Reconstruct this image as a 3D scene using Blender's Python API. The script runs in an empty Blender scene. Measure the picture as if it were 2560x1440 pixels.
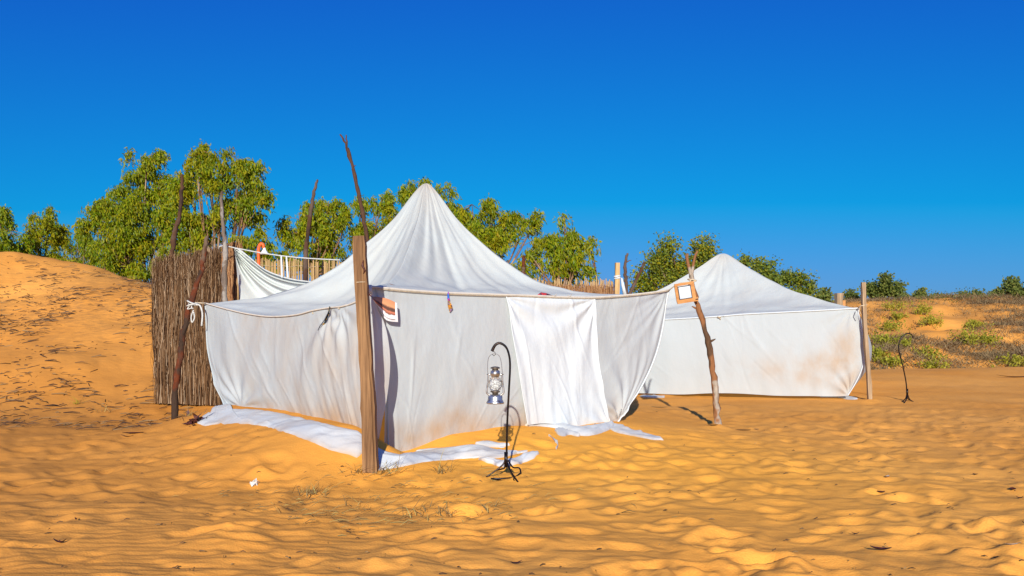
import bpy, math, random
import numpy as np
from mathutils import Vector, Matrix
PI = math.pi
SC = bpy.context.scene
COL = SC.collection
# ------------------------------------------------------------------ camera
F = 2200.0; HY = 810.0; EYE = 1.5          # focal length in photo pixels, horizon row, eye height
cam_d = bpy.data.cameras.new('camera'); cam = bpy.data.objects.new('camera', cam_d); COL.objects.link(cam)
cam_d.sensor_width = 36.0; cam_d.lens = 36.0 * F / 2560.0; cam_d.shift_y = (HY - 720.0) / 2560.0
cam_d.clip_start = 0.1; cam_d.clip_end = 3000
cam.location = (0, 0, EYE); cam.rotation_euler = (PI / 2, 0, 0)
SC.camera = cam
# ------------------------------------------------------------------ sky, sun, exposure
SUN_EL = math.radians(20.0); SUN_AZ = math.radians(182.8)    # azimuth clockwise from +Y (behind the camera, a little left)
w = bpy.data.worlds.new('World'); SC.world = w; w.use_nodes = True
nt = w.node_tree; nt.nodes.clear()
sky = nt.nodes.new('ShaderNodeTexSky'); sky.sky_type = 'NISHITA'; sky.sun_disc = False
sky.sun_elevation = SUN_EL; sky.sun_rotation = SUN_AZ; sky.altitude = 0; sky.air_density = 1.0; sky.dust_density = 0.3; sky.ozone_density = 3.0
pre = nt.nodes.new('ShaderNodeVectorMath'); pre.operation = 'SCALE'; pre.inputs['Scale'].default_value = 0.1
gm = nt.nodes.new('ShaderNodeGamma'); gm.inputs['Gamma'].default_value = 0.72
hs = nt.nodes.new('ShaderNodeVectorMath'); hs.operation = 'MULTIPLY'; hs.inputs[1].default_value = (1.3 * 2.35, 4.3 * 1.30, 9.6 * .565)   # deep polarised blue of the photograph
of = nt.nodes.new('ShaderNodeVectorMath'); of.operation = 'ADD'; of.inputs[1].default_value = (-1.5, -1.28, 1.52)
mx0 = nt.nodes.new('ShaderNodeVectorMath'); mx0.operation = 'MAXIMUM'; mx0.inputs[1].default_value = (0.05, .6, 3.0)
mn0 = nt.nodes.new('ShaderNodeVectorMath'); mn0.operation = 'MINIMUM'; mn0.inputs[1].default_value = (1.6, 2.75, 6.2)
bg = nt.nodes.new('ShaderNodeBackground'); bg.inputs['Strength'].default_value = 0.10
wo = nt.nodes.new('ShaderNodeOutputWorld')
nt.links.new(sky.outputs[0], pre.inputs[0]); nt.links.new(pre.outputs[0], gm.inputs['Color']); nt.links.new(gm.outputs[0], hs.inputs[0]); nt.links.new(hs.outputs[0], of.inputs[0]); nt.links.new(of.outputs[0], mx0.inputs[0]); nt.links.new(mx0.outputs[0], mn0.inputs[0]); nt.links.new(mn0.outputs[0], bg.inputs[0]); nt.links.new(bg.outputs[0], wo.inputs[0])
sl = bpy.data.lights.new('sun', 'SUN'); sl.energy = 5.0; sl.angle = math.radians(0.5); sl.color = (1.0, 0.94, 0.85)
so = bpy.data.objects.new('sun', sl); COL.objects.link(so)
sdir = Vector((math.sin(SUN_AZ) * math.cos(SUN_EL), math.cos(SUN_AZ) * math.cos(SUN_EL), math.sin(SUN_EL)))
so.rotation_euler = sdir.to_track_quat('Z', 'Y').to_euler()
SC.view_settings.view_transform = 'Standard'; SC.view_settings.look = 'None'
SC.view_settings.exposure = 0.32; SC.view_settings.gamma = 1.0; SC.view_settings.use_curve_mapping = False

rng = np.random.RandomState(7)
RR = random.Random(11)

# ------------------------------------------------------------------ helpers
def P(px, py, Y): return Vector(((px - 1280) / F * Y, Y, EYE - (py - HY) / F * Y))
def onplane(P0, P1, px, py):
    """point of the vertical plane through ground points P0,P1 seen at a photo pixel"""
    k = (px - 1280) / F; dx = P1[0] - P0[0]; dy = P1[1] - P0[1]
    t = (k * P0[1] - P0[0]) / (dx - k * dy)
    Y = P0[1] + t * dy
    return np.array([P0[0] + t * dx, Y, EYE - (py - HY) / F * Y])
def interp(pts, t):
    """smooth interpolation along a polyline, t in 0..1 (by index)"""
    pts = np.asarray(pts, float); n = len(pts) - 1
    x = np.clip(np.asarray(t, float), 0, 1) * n; i = np.minimum(x.astype(int), n - 1); f = x - i
    p0 = pts[np.maximum(i - 1, 0)]; p1 = pts[i]; p2 = pts[i + 1]; p3 = pts[np.minimum(i + 2, n)]
    f = f[..., None]
    return 0.5 * ((2 * p1) + (-p0 + p2) * f + (2 * p0 - 5 * p1 + 4 * p2 - p3) * f ** 2 + (-p0 + 3 * p1 - 3 * p2 + p3) * f ** 3)
def tag(o, label=None, cat=None, group=None, kind=None):
    if label: o['label'] = label
    if cat: o['category'] = cat
    if group: o['group'] = group
    if kind: o['kind'] = kind
    return o
def empty(name, loc=(0, 0, 0), label=None, cat=None, group=None):
    o = bpy.data.objects.new(name, None); COL.objects.link(o); o.location = loc; o.empty_display_size = .2
    return tag(o, label, cat, group)
def link(name, me, mat=None, parent=None):
    o = bpy.data.objects.new(name, me); COL.objects.link(o)
    if mat and not me.materials: me.materials.append(mat)
    if parent:
        o.parent = parent
        o.matrix_parent_inverse = Matrix.Translation(-Vector(parent.location)) if parent.parent is None else Matrix.Identity(4)
        if parent.parent is not None: o.matrix_parent_inverse = Matrix.Translation(Vector((0, 0, 0))) @ (wm(parent).inverted())
    return o
def wm(o):
    m = Matrix.LocRotScale(o.location, o.rotation_euler, o.scale)
    if o.parent: m = wm(o.parent) @ o.matrix_parent_inverse @ m
    return m
def mesh(name, verts, faces, mat=None, parent=None, smooth=True, attr=None):
    me = bpy.data.meshes.new(name)
    verts = np.asarray(verts, np.float32); 
    if isinstance(faces, np.ndarray):
        k = faces.shape[1]; nf = len(faces)
        me.vertices.add(len(verts)); me.vertices.foreach_set('co', verts.ravel())
        me.loops.add(nf * k); me.loops.foreach_set('vertex_index', faces.astype(np.int32).ravel())
        me.polygons.add(nf); me.polygons.foreach_set('loop_start', np.arange(0, nf * k, k, dtype=np.int32))
        me.update(calc_edges=True)
    else:
        me.from_pydata([tuple(map(float, v)) for v in verts], [], faces)
    if smooth: me.polygons.foreach_set('use_smooth', np.ones(len(me.polygons), bool))
    if attr:
        for k_, v_ in attr.items():
            a = me.attributes.new(k_, 'FLOAT', 'POINT'); a.data.foreach_set('value', np.asarray(v_, np.float32).ravel())
    me.update()
    return link(name, me, mat, parent)
def gridfaces(nu, nv, closed=False):
    i = np.arange(nu if closed else nu - 1); j = np.arange(nv - 1)
    I, J = np.meshgrid(i, j, indexing='ij'); I2 = (I + 1) % nu
    return np.stack([I * nv + J, I2 * nv + J, I2 * nv + J + 1, I * nv + J + 1], -1).reshape(-1, 4)
class MB:
    """collects simple shapes into one mesh"""
    def __init__(s): s.v = []; s.f = []; s.n = 0
    def add(s, v, f):
        v = np.asarray(v, float); s.v.append(v); s.f += [tuple(int(a) + s.n for a in q) for q in f]; s.n += len(v); return s
    def tube(s, pts, rad, k=7, cap=True, wob=0, seed=0):
        pts = np.asarray([tuple(p) for p in pts], float); n = len(pts)
        rad = np.full(n, rad, float) if np.isscalar(rad) else np.asarray(rad, float)
        T = np.gradient(pts, axis=0); T /= np.linalg.norm(T, axis=1)[:, None] + 1e-9
        a = np.array([1, 0, 0.]) if abs(T[0][0]) < .8 else np.array([0, 1., 0]); V = []; r_ = np.random.RandomState(seed)
        for i in range(n):
            b = np.cross(T[i], a); b /= np.linalg.norm(b) + 1e-9; a = np.cross(b, T[i])
            for j in range(k):
                th = 2 * PI * j / k; rr = rad[i] * (1 + (wob * (r_.rand() - .5) if wob else 0))
                V.append(pts[i] + rr * (math.cos(th) * a + math.sin(th) * b))
        fs = [(i * k + j, i * k + (j + 1) % k, (i + 1) * k + (j + 1) % k, (i + 1) * k + j) for i in range(n - 1) for j in range(k)]
        if cap: fs += [tuple(range(k))[::-1], tuple((n - 1) * k + j for j in range(k))]
        return s.add(V, fs)
    def lathe(s, c, prof, k=20):
        V = [(c[0] + r * math.cos(2 * PI * j / k), c[1] + r * math.sin(2 * PI * j / k), c[2] + z) for r, z in prof for j in range(k)]
        n = len(prof)
        fs = [(i * k + j, i * k + (j + 1) % k, (i + 1) * k + (j + 1) % k, (i + 1) * k + j) for i in range(n - 1) for j in range(k)]
        fs += [tuple(range(k))[::-1], tuple((n - 1) * k + j for j in range(k))]
        return s.add(V, fs)
    def box(s, c, d, M=None):
        V = [Vector((x * d[0] / 2, y * d[1] / 2, z * d[2] / 2)) for x in (-1, 1) for y in (-1, 1) for z in (-1, 1)]
        if M is not None: V = [M @ v for v in V]
        V = [tuple(v + Vector(c)) for v in V]
        return s.add(V, [(0, 1, 3, 2), (4, 6, 7, 5), (0, 4, 5, 1), (2, 3, 7, 6), (0, 2, 6, 4), (1, 5, 7, 3)])
    def build(s, name, mat=None, parent=None, smooth=True):
        return mesh(name, np.concatenate(s.v), s.f, mat, parent, smooth)

# ------------------------------------------------------------------ materials
def material(name, base=(.5, .5, .5), rough=.8, metal=0.0, spec=.3):
    m = bpy.data.materials.new(name); m.use_nodes = True; n = m.node_tree.nodes
    b = n['Principled BSDF']; b.inputs['Base Color'].default_value = (*base, 1); b.inputs['Roughness'].default_value = rough
    b.inputs['Metallic'].default_value = metal; b.inputs['Specular IOR Level'].default_value = spec
    return m
def N(m, t, **kw):
    n = m.node_tree.nodes.new(t)
    for k, v in kw.items():
        if k in n.inputs: n.inputs[k].default_value = v
        else: setattr(n, k, v)
    return n
def L(m, a, b): m.node_tree.links.new(a, b)
def ramp(m, src, stops):
    r = N(m, 'ShaderNodeValToRGB'); e = r.color_ramp.elements
    while len(e) < len(stops): e.new(0.5)
    for q, (p, c) in zip(e, stops): q.position = p; q.color = (*c, 1)
    L(m, src, r.inputs[0]); return r.outputs[0]
def noise(m, scale, detail=3, stretch=(1, 1, 1), rough=.55, coord='Object'):
    tc = N(m, 'ShaderNodeTexCoord'); mp = N(m, 'ShaderNodeMapping'); mp.inputs['Scale'].default_value = stretch
    L(m, tc.outputs[coord], mp.inputs[0]); nz = N(m, 'ShaderNodeTexNoise', Scale=scale, Detail=detail, Roughness=rough)
    L(m, mp.outputs[0], nz.inputs['Vector']); return nz.outputs['Fac']
def bump(m, fac, strength=.3, dist=.01, prev=None):
    b = N(m, 'ShaderNodeBump', Strength=strength, Distance=dist); L(m, fac, b.inputs['Height'])
    if prev is not None: L(m, prev, b.inputs['Normal'])
    L(m, b.outputs[0], m.node_tree.nodes['Principled BSDF'].inputs['Normal']); return b.outputs[0]
def mixc(m, fac, a, b, mode='MIX'):
    x = N(m, 'ShaderNodeMix', data_type='RGBA', blend_type=mode)
    if hasattr(fac, 'type'): L(m, fac, x.inputs[0])
    else: x.inputs[0].default_value = fac
    for v, i in ((a, 6), (b, 7)):
        if hasattr(v, 'type'): L(m, v, x.inputs[i])
        else: x.inputs[i].default_value = (*v, 1)
    return x.outputs[2]
def base(m, c): L(m, c, m.node_tree.nodes['Principled BSDF'].inputs['Base Color'])
def island(m):
    g = N(m, 'ShaderNodeNewGeometry'); return g.outputs['Random Per Island']

# sand
M_sand = material('sand', (.7, .35, .1), .95, spec=.1)
n1 = noise(M_sand, .35, 4); c1 = ramp(M_sand, n1, [(.3, (.72, .30, .050)), (.55, (.81, .365, .070)), (.75, (.87, .415, .09))])
at = N(M_sand, 'ShaderNodeAttribute', attribute_name='warm')
c2 = mixc(M_sand, at.outputs['Fac'], c1, (.90, .42, .055))
at2 = N(M_sand, 'ShaderNodeAttribute', attribute_name='litter')
n2 = noise(M_sand, 6, 7, (.6, 1.8, 1), .75)
mth = N(M_sand, 'ShaderNodeMath', operation='MULTIPLY'); rr_ = N(M_sand, 'ShaderNodeMapRange'); rr_.inputs[1].default_value = .42; rr_.inputs[2].default_value = .66
L(M_sand, n2, rr_.inputs[0]); L(M_sand, rr_.outputs[0], mth.inputs[0]); L(M_sand, at2.outputs['Fac'], mth.inputs[1])
c3 = mixc(M_sand, mth.outputs[0], c2, (.17, .10, .05))
n3 = noise(M_sand, 60, 5, rough=.75); c4 = mixc(M_sand, .30, c3, ramp(M_sand, n3, [(.3, (.35, .3, .25)), (.55, (.5, .5, .5)), (.8, (.65, .66, .66))]), 'OVERLAY')
at3 = N(M_sand, 'ShaderNodeAttribute', attribute_name='vignette_tint'); c4 = mixc(M_sand, at3.outputs['Fac'], c4, (.50, .19, .03)); base(M_sand, c4)  # painted vignette shade mixed into the sand colour
b1 = bump(M_sand, noise(M_sand, 5, 5, (1, 1.8, 1)), .22, .05); bump(M_sand, noise(M_sand, 70, 4), .55, .008, b1)

def cloth_mat(name, col, stain=(.55, .36, .19), transl=.22):
    m = material(name, col, .9, spec=.1); nn = m.node_tree.nodes; pb = nn['Principled BSDF']
    a = N(m, 'ShaderNodeAttribute', attribute_name='stain')
    nz = noise(m, 2.2, 5, (1, 1, .7)); mr = N(m, 'ShaderNodeMapRange'); mr.inputs[1].default_value = .3; mr.inputs[2].default_value = .68
    L(m, nz, mr.inputs[0]); mu = N(m, 'ShaderNodeMath', operation='MULTIPLY', use_clamp=True); L(m, mr.outputs[0], mu.inputs[0]); L(m, a.outputs['Fac'], mu.inputs[1])
    tone = mixc(m, noise(m, .9, 3), tuple(x * .93 for x in col), tuple(min(1, x * 1.04) for x in col))
    c = mixc(m, mu.outputs[0], tone, stain); base(m, c)
    b = bump(m, noise(m, 2.6, 4, (1, 1, .6)), .35, .07); b = bump(m, noise(m, 11, 5, (1, 1, .9), .6), .25, .010, b)
    bump(m, noise(m, 900, 2), .1, .0006, b)
    tr = N(m, 'ShaderNodeBsdfTranslucent'); L(m, c, tr.inputs[0]); mx = N(m, 'ShaderNodeMixShader'); mx.inputs[0].default_value = transl
    L(m, pb.outputs[0], mx.inputs[1]); L(m, tr.outputs[0], mx.inputs[2]); L(m, mx.outputs[0], nn['Material Output'].inputs[0])
    return m
M_cloth = cloth_mat('tent_cotton', (.585, .645, .655), transl=.32)
M_roof = cloth_mat('roof_cotton', (.66, .71, .67), transl=.28)
M_cloth2 = cloth_mat('bright_cotton', (.67, .72, .73), transl=.15)
M_hem = cloth_mat('hem_cotton', (.62, .57, .48), transl=.05)

def wood_mat(name, c_a, c_b, stretch=(1, 1, .08), scale=30, rough=.85, bs=.6):
    m = material(name, c_a, rough, spec=.2); nz = noise(m, scale, 5, stretch, .65)
    base(m, ramp(m, nz, [(.3, c_a), (.52, tuple((x + y) / 2 for x, y in zip(c_a, c_b))), (.7, c_b)])); bump(m, nz, bs, .01); return m
M_post = wood_mat('weathered_timber', (.085, .040, .018), (.36, .20, .088), (1, 1, .05), 22)
M_post2 = wood_mat('grey_timber', (.20, .13, .07), (.46, .33, .20), (1, 1, .06), 28)
M_orange_wood = wood_mat('varnished_board', (.36, .15, .04), (.56, .27, .09), (.3, 1, 1), 18, .6, .2)
M_cane = wood_mat('dry_cane', (.36, .22, .09), (.62, .43, .2), (1, 1, .1), 20)
def bark_mat(name, dark, red, pale, s=2.2, lo=.42, hi=.56):
    m = material(name, dark, .9, spec=.15); nz = noise(m, s, 4, (1, 1, .8)); fine = noise(m, 40, 5, (1, 1, .25), .7)
    c = ramp(m, nz, [(lo - .1, pale), (lo, tuple(x * .8 for x in pale)), (lo + .03, red), (hi, red), (hi + .05, dark)])
    base(m, mixc(m, .55, c, ramp(m, fine, [(.3, (.2, .2, .2)), (.6, (.55, .55, .55)), (.8, (.8, .8, .8))]), 'OVERLAY')); bump(m, fine, .8, .01); return m
M_bark_red = bark_mat('peeling_red_bark', (.05, .03, .02), (.13, .034, .013), (.17, .115, .075), 1.6, .40, .455)
M_bark_dark = bark_mat('dark_branch_bark', (.05, .03, .022), (.09, .045, .025), (.13, .085, .06))
M_bark_pale = bark_mat('pale_flaking_bark', (.10, .06, .04), (.17, .13, .10), (.36, .32, .27), 3)
M_bark_mixed = bark_mat('patchy_brown_bark', (.10, .055, .03), (.25, .11, .045), (.42, .35, .27), 1.5, .42, .62)
M_tree_bark = bark_mat('eucalypt_bark', (.09, .06, .04), (.22, .12, .06), (.38, .27, .18), 1.5)
M_brush = material('brushwood', (.2, .12, .06), .95, spec=.1)
base(M_brush, ramp(M_brush, island(M_brush), [(0, (.025, .012, .007)), (.35, (.08, .040, .018)), (.6, (.15, .080, .036)), (.82, (.23, .135, .068)), (.94, (.30, .21, .13)), (1, (.46, .34, .22))]))
M_brush_red = material('reddish_brushwood', (.25, .12, .05), .95, spec=.1)
base(M_brush_red, ramp(M_brush_red, island(M_brush_red), [(0, (.10, .04, .02)), (.4, (.24, .11, .045)), (1, (.42, .25, .12))]))
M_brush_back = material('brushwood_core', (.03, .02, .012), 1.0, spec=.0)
def rope_mat(name, col):
    m = material(name, col, .8); bump(m, noise(m, 220, 2, (1, 1, 1)), .8, .003); base(m, ramp(m, noise(m, 90, 2), [(.35, tuple(x * .6 for x in col)), (.6, col)])); return m
M_rope = rope_mat('cream_rope', (.62, .50, .33)); M_rope_w = rope_mat('white_cord', (.60, .60, .55)); M_wire = material('thin_wire', (.25, .24, .24), .5, .6)
M_iron = material('black_iron', (.014, .013, .014), .32, .75, .5); bump(M_iron, noise(M_iron, 50, 4), .35, .003)
base(M_iron, ramp(M_iron, noise(M_iron, 9, 4), [(.45, (.014, .012, .013)), (.7, (.035, .018, .012))]))
M_tin = material('galvanised_tin', (.5, .5, .49), .33, .9, .5); base(M_tin, ramp(M_tin, noise(M_tin, 22, 5), [(.38, (.62, .62, .6)), (.58, (.42, .40, .37)), (.72, (.20, .12, .06))])); bump(M_tin, noise(M_tin, 60, 3), .25, .002)
M_tin_d = material('sooty_tin', (.16, .13, .10), .5, .7); bump(M_tin_d, noise(M_tin_d, 80, 3), .3, .002)
M_glass = material('dusty_lantern_glass', (.75, .76, .74), .18); _b = M_glass.node_tree.nodes['Principled BSDF']; _b.inputs['Transmission Weight'].default_value = .72; _b.inputs['IOR'].default_value = 1.25
M_black = material('black_frame_lining', (.02, .018, .02), .6)
M_mirror = material('sky_toned_mirror', (.6, .64, .7), .35, .25, .6); base(M_mirror, ramp(M_mirror, noise(M_mirror, 12, 3), [(.4, (.38, .43, .50)), (.65, (.50, .50, .50))]))  # pale sky reflection painted into the pane colour
M_orange = material('orange_paint', (.75, .12, .02), .45); bump(M_orange, noise(M_orange, 30, 3), .1, .002)
M_shade = material('white_enamel', (.75, .78, .76), .35); base(M_shade, ramp(M_shade, noise(M_shade, 15, 3), [(.4, (.7, .74, .72)), (.7, (.8, .82, .8))]))
M_red_cloth = material('red_cloth', (.35, .02, .03), .9); base(M_red_cloth, ramp(M_red_cloth, noise(M_red_cloth, 25, 2), [(.4, (.5, .03, .04)), (.6, (.04, .03, .05))]))
M_plastic = material('clear_plastic_scrap', (.75, .78, .78), .25); M_plastic.node_tree.nodes['Principled BSDF'].inputs['Transmission Weight'].default_value = .35
def leaf_mat(name, cols, transl=.5, rough=.65):
    m = material(name, cols[1], rough, spec=.2); nn = m.node_tree.nodes; pb = nn['Principled BSDF']
    c = ramp(m, island(m), [(i / (len(cols) - 1), cc) for i, cc in enumerate(cols)])
    big = noise(m, .55, 2); c = mixc(m, .35, c, ramp(m, big, [(.35, (.36, .42, .4)), (.65, (.62, .56, .5))]), 'OVERLAY'); base(m, c)
    tr = N(m, 'ShaderNodeBsdfTranslucent'); L(m, c, tr.inputs[0]); mx = N(m, 'ShaderNodeMixShader'); mx.inputs[0].default_value = transl
    L(m, pb.outputs[0], mx.inputs[1]); L(m, tr.outputs[0], mx.inputs[2]); L(m, mx.outputs[0], nn['Material Output'].inputs[0]); return m
M_euc = leaf_mat('eucalypt_leaves', [(.09, .17, .006), (.20, .30, .006), (.31, .36, .006), (.42, .39, .008), (.26, .35, .10)])
M_euc_y = leaf_mat('yellowing_leaves', [(.16, .20, .008), (.33, .34, .008), (.44, .40, .01), (.38, .27, .01)])
M_aca = leaf_mat('grey_green_leaves', [(.10, .16, .02), (.19, .27, .04), (.27, .31, .05), (.34, .33, .02)])
M_far = leaf_mat('far_olive_leaves', [(.10, .14, .035), (.19, .24, .05), (.30, .30, .06)])
M_shrub = leaf_mat('lime_shrub_leaves', [(.26, .27, .03), (.42, .40, .035), (.55, .50, .07)])
M_dry = leaf_mat('dry_scrub', [(.12, .085, .04), (.24, .16, .075), (.34, .24, .12)], .1, .9)
M_litter = material('dead_litter', (.1, .05, .03), .85); base(M_litter, ramp(M_litter, island(M_litter), [(0, (.04, .02, .012)), (.6, (.13, .065, .03)), (1, (.3, .19, .08))]))
M_leafdark = material('dark_dead_leaf', (.06, .018, .014), .5); base(M_leafdark, ramp(M_leafdark, noise(M_leafdark, 40, 3), [(.4, (.035, .012, .01)), (.6, (.11, .03, .02))]))
M_leafpale = material('pale_dead_leaf', (.35, .28, .2), .6); base(M_leafpale, ramp(M_leafpale, noise(M_leafpale, 40, 3), [(.4, (.22, .15, .1)), (.6, (.45, .38, .3))]))
M_straw = material('dry_straw', (.35, .24, .08), .85); base(M_straw, ramp(M_straw, island(M_straw), [(0, (.12, .075, .03)), (.5, (.28, .19, .07)), (1, (.38, .32, .10))]))

# ------------------------------------------------------------------ terrain
A = np.array([-1.536, 9.6]); B = np.array([-4.59, 13.2]); C = np.array([2.3, 13.0]); CP = np.array([1.5, 12.3])
T2R = np.array([6.84, 17.4]); T2L = np.array([1.54, 19.5]); T2R2 = T2R + 5.7 * np.array([.366, .93]); T2L2 = T2L + 5.7 * np.array([.366, .93])
L_bot = [(560, 1016), (610, 1019), (680, 1024), (740, 1034), (800, 1047), (860, 1060), (905, 1073), (948, 1100)]
R_bot = [(960, 1122), (1008, 1131), (1050, 1118), (1100, 1097), (1150, 1086), (1200, 1078), (1250, 1069), (1310, 1066), (1400, 1068), (1500, 1056), (1545, 1056)]
anc = []
for px, py in L_bot: anc.append(onplane(A, B, px, py) + (0, 0, .01))
for px, py in R_bot: anc.append(onplane(A, C, px, py) + (0, 0, .01))
for x, y, z in [(-1.5, 8.8, 0), (-.05, 8.7, .0), (.6, 8.9, .02), (3.0, 12.8, .0), (-5.1, 13.2, 0), (-4.8, 15.4, .02), (-6.3, 15.8, .03), (-3.3, 9.8, .12), (-2.4, 8.6, .02),
                (-4.2, 11.2, .08), (-6.5, 11, 0), (0, 6.8, -.02), (2.4, 10.4, .02), (1.2, 10.2, .08), (-8, 12.5, .05),
                (-1.2, 13, .3), (0, 15, .15), (-2, 15, .2), (-3.4, 14.6, .1), (4.5, 15, 0), (7.5, 14, 0), (12, 15, 0), (12, 20, 0), (9.5, 18, 0), (6, 16, 0), (2.5, 16, -.02), (1, 18, 0),
                (11.3, 28, 0), (14, 28, -.02), (17.2, 29.0, -.05), (8, 26, 0), (4, 24, .1), (5, 21, 0), (22, 29, -.1), (22, 22, 0),
                (-6, 16.8, .25), (-4, 19, .8), (-2, 20, .6), (0, 22, .4), (0, 27, .3), (3, 30, .2), (0, 35, .3),
                (9, 33, -1.2), (13, 33.5, -1.25), (18, 34, -1.3), (24, 34, -1.3), (16, 41, -.1), (24, 41, -.1), (11, 41, -.5), (20, 55, 1.25), (32, 55, 1.5), (14, 55, .9), (27, 72, 3.15), (40, 72, 3.5), (20, 72, 2.9), (50, 60, 2.6),
                (27, 95, 1.6), (50, 95, 2.0), (0, 60, .2), (5, 75, 1.0), (0, 100, .5), (-30, 60, 0), (-60, 60, 0), (60, 30, 0), (60, 0, 0), (-60, 0, 0), (0, -40, 0), (-30, -30, 0), (30, -30, 0), (70, 70, 2)]:
    anc.append(np.array([x, y, z]))
for x in (-9, -5, -2, 1, 4, 8, 13):
    for y in (1, 4, 7): anc.append(np.array([x, y, 0.0]))
# left dune: (px, py, distance)
for px, py, Y in [(0, 638, 26), (100, 645, 26), (200, 664, 25.5), (260, 686, 25), (310, 704, 24.5), (385, 714, 23.5), (0, 750, 22.3), (0, 850, 19.3), (0, 950, 17), (0, 1010, 15.8), (180, 740, 22.4), (180, 850, 19.2),
                   (180, 950, 17), (330, 800, 20.6), (330, 880, 18.6), (340, 960, 17), (200, 1005, 16), (-300, 640, 25), (-300, 850, 19), (-300, 1010, 16), (-900, 700, 23), (-900, 900, 17)]:
    anc.append(np.array(P(px, py, Y)))
for x, y, z in [(-12, 31, 1.2), (-18, 31, 1.5), (-9, 30, .9), (-5, 27, .9), (-12, 38, .0), (-20, 40, 0), (-30, 34, .8), (-26, 26, 3.0), (-40, 25, 2)]: anc.append(np.array([x, y, z]))
anc = np.array(anc)
def tps_kernel(d2): return np.where(d2 > 1e-9, .5 * d2 * np.log(d2 + 1e-12), 0)
_n = len(anc); S_ = 20.0
_q = anc[:, :2] / S_
_K = tps_kernel(((_q[:, None] - _q[None]) ** 2).sum(-1)) + np.eye(_n) * 2e-5
_Pm = np.hstack([np.ones((_n, 1)), _q]); _M = np.zeros((_n + 3, _n + 3)); _M[:_n, :_n] = _K; _M[:_n, _n:] = _Pm; _M[_n:, :_n] = _Pm.T
_W = np.linalg.solve(_M, np.concatenate([anc[:, 2], np.zeros(3)]))
def tps(x, y):
    sh = np.shape(x); q = np.stack([np.ravel(x), np.ravel(y)], -1) / S_; out = np.empty(len(q))
    for i in range(0, len(q), 20000):
        s = q[i:i + 20000]; k = tps_kernel(((s[:, None] - _q[None]) ** 2).sum(-1)); out[i:i + 20000] = k @ _W[:_n] + _W[_n] + s @ _W[_n + 1:]
    return out.reshape(sh)
def vnoise(x, y, seed):
    """smooth value noise, unit wavelength"""
    x = np.asarray(x, float); y = np.asarray(y, float); xi = np.floor(x).astype(np.int64); yi = np.floor(y).astype(np.int64); fx = x - xi; fy = y - yi
    fx = fx * fx * fx * (fx * (fx * 6 - 15) + 10); fy = fy * fy * fy * (fy * (fy * 6 - 15) + 10)
    def h(a, b):
        n = (a * 374761393 + b * 668265263 + seed * 2147483647) & 0x7fffffff; n = ((n ^ (n >> 13)) * 1274126177) & 0x7fffffff
        return ((n ^ (n >> 16)) & 0xffff) / 65535.0 * 2 - 1
    return (h(xi, yi) * (1 - fx) + h(xi + 1, yi) * fx) * (1 - fy) + (h(xi, yi + 1) * (1 - fx) + h(xi + 1, yi + 1) * fx) * fy
# trodden, wind-softened footprints stamped in a height map of the foreground
GX0, GY0, GS, GW, GH = -9.0, 2.5, .025, 760, 640
gmap = np.zeros((GW, GH))
for k in range(3000):
    fx = rng.uniform(GX0, GX0 + GW * GS); fy = rng.uniform(GY0, GY0 + GH * GS); a = rng.normal(.1, .6); ln = rng.uniform(.10, .19); wd = ln * rng.uniform(.45, .8)
    dep = rng.uniform(.012, .034)
    i0 = int((fx - GX0) / GS); j0 = int((fy - GY0) / GS); R_ = 22
    ia = np.arange(max(0, i0 - R_), min(GW, i0 + R_)); ja = np.arange(max(0, j0 - R_), min(GH, j0 + R_))
    if not len(ia) or not len(ja): continue
    X, Y = np.meshgrid(GX0 + ia * GS - fx, GY0 + ja * GS - fy, indexing='ij')
    u = (X * math.cos(a) + Y * math.sin(a)) / ln; v = (-X * math.sin(a) + Y * math.cos(a)) / wd; d = u * u + v * v
    sl_ = np.s_[ia[0]:ia[-1] + 1, ja[0]:ja[-1] + 1]
    gmap[sl_] += -dep * np.exp(-d * 1.1) + dep * .55 * np.exp(-((np.sqrt(d) - 1.55) ** 2) * 5)
gmap = np.clip(gmap, -.07, .06)
def gsample(x, y):
    u = (x - GX0) / GS; v = (y - GY0) / GS; ok = (u > 0) & (v > 0) & (u < GW - 2) & (v < GH - 2)
    u = np.clip(u, 0, GW - 2.01); v = np.clip(v, 0, GH - 2.01); i = u.astype(int); j = v.astype(int); a = u - i; b = v - j
    g = gmap[i, j] * (1 - a) * (1 - b) + gmap[i + 1, j] * a * (1 - b) + gmap[i, j + 1] * (1 - a) * b + gmap[i + 1, j + 1] * a * b
    e = np.clip(np.minimum(np.minimum(u, GW - u), np.minimum(v, GH - v)) / 60, 0, 1)
    return g * ok * e
def sst(a, b, x): t = np.clip((x - a) / (b - a), 0, 1); return t * t * (3 - 2 * t)
def dist_tent(x, y):
    d = 1e9
    for p, q in ((A, B), (A, C)):
        t = np.clip(((x - p[0]) * (q[0] - p[0]) + (y - p[1]) * (q[1] - p[1])) / ((q - p) ** 2).sum(), 0, 1)
        d = np.minimum(d, np.hypot(x - p[0] - t * (q[0] - p[0]), y - p[1] - t * (q[1] - p[1])))
    return d
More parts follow.
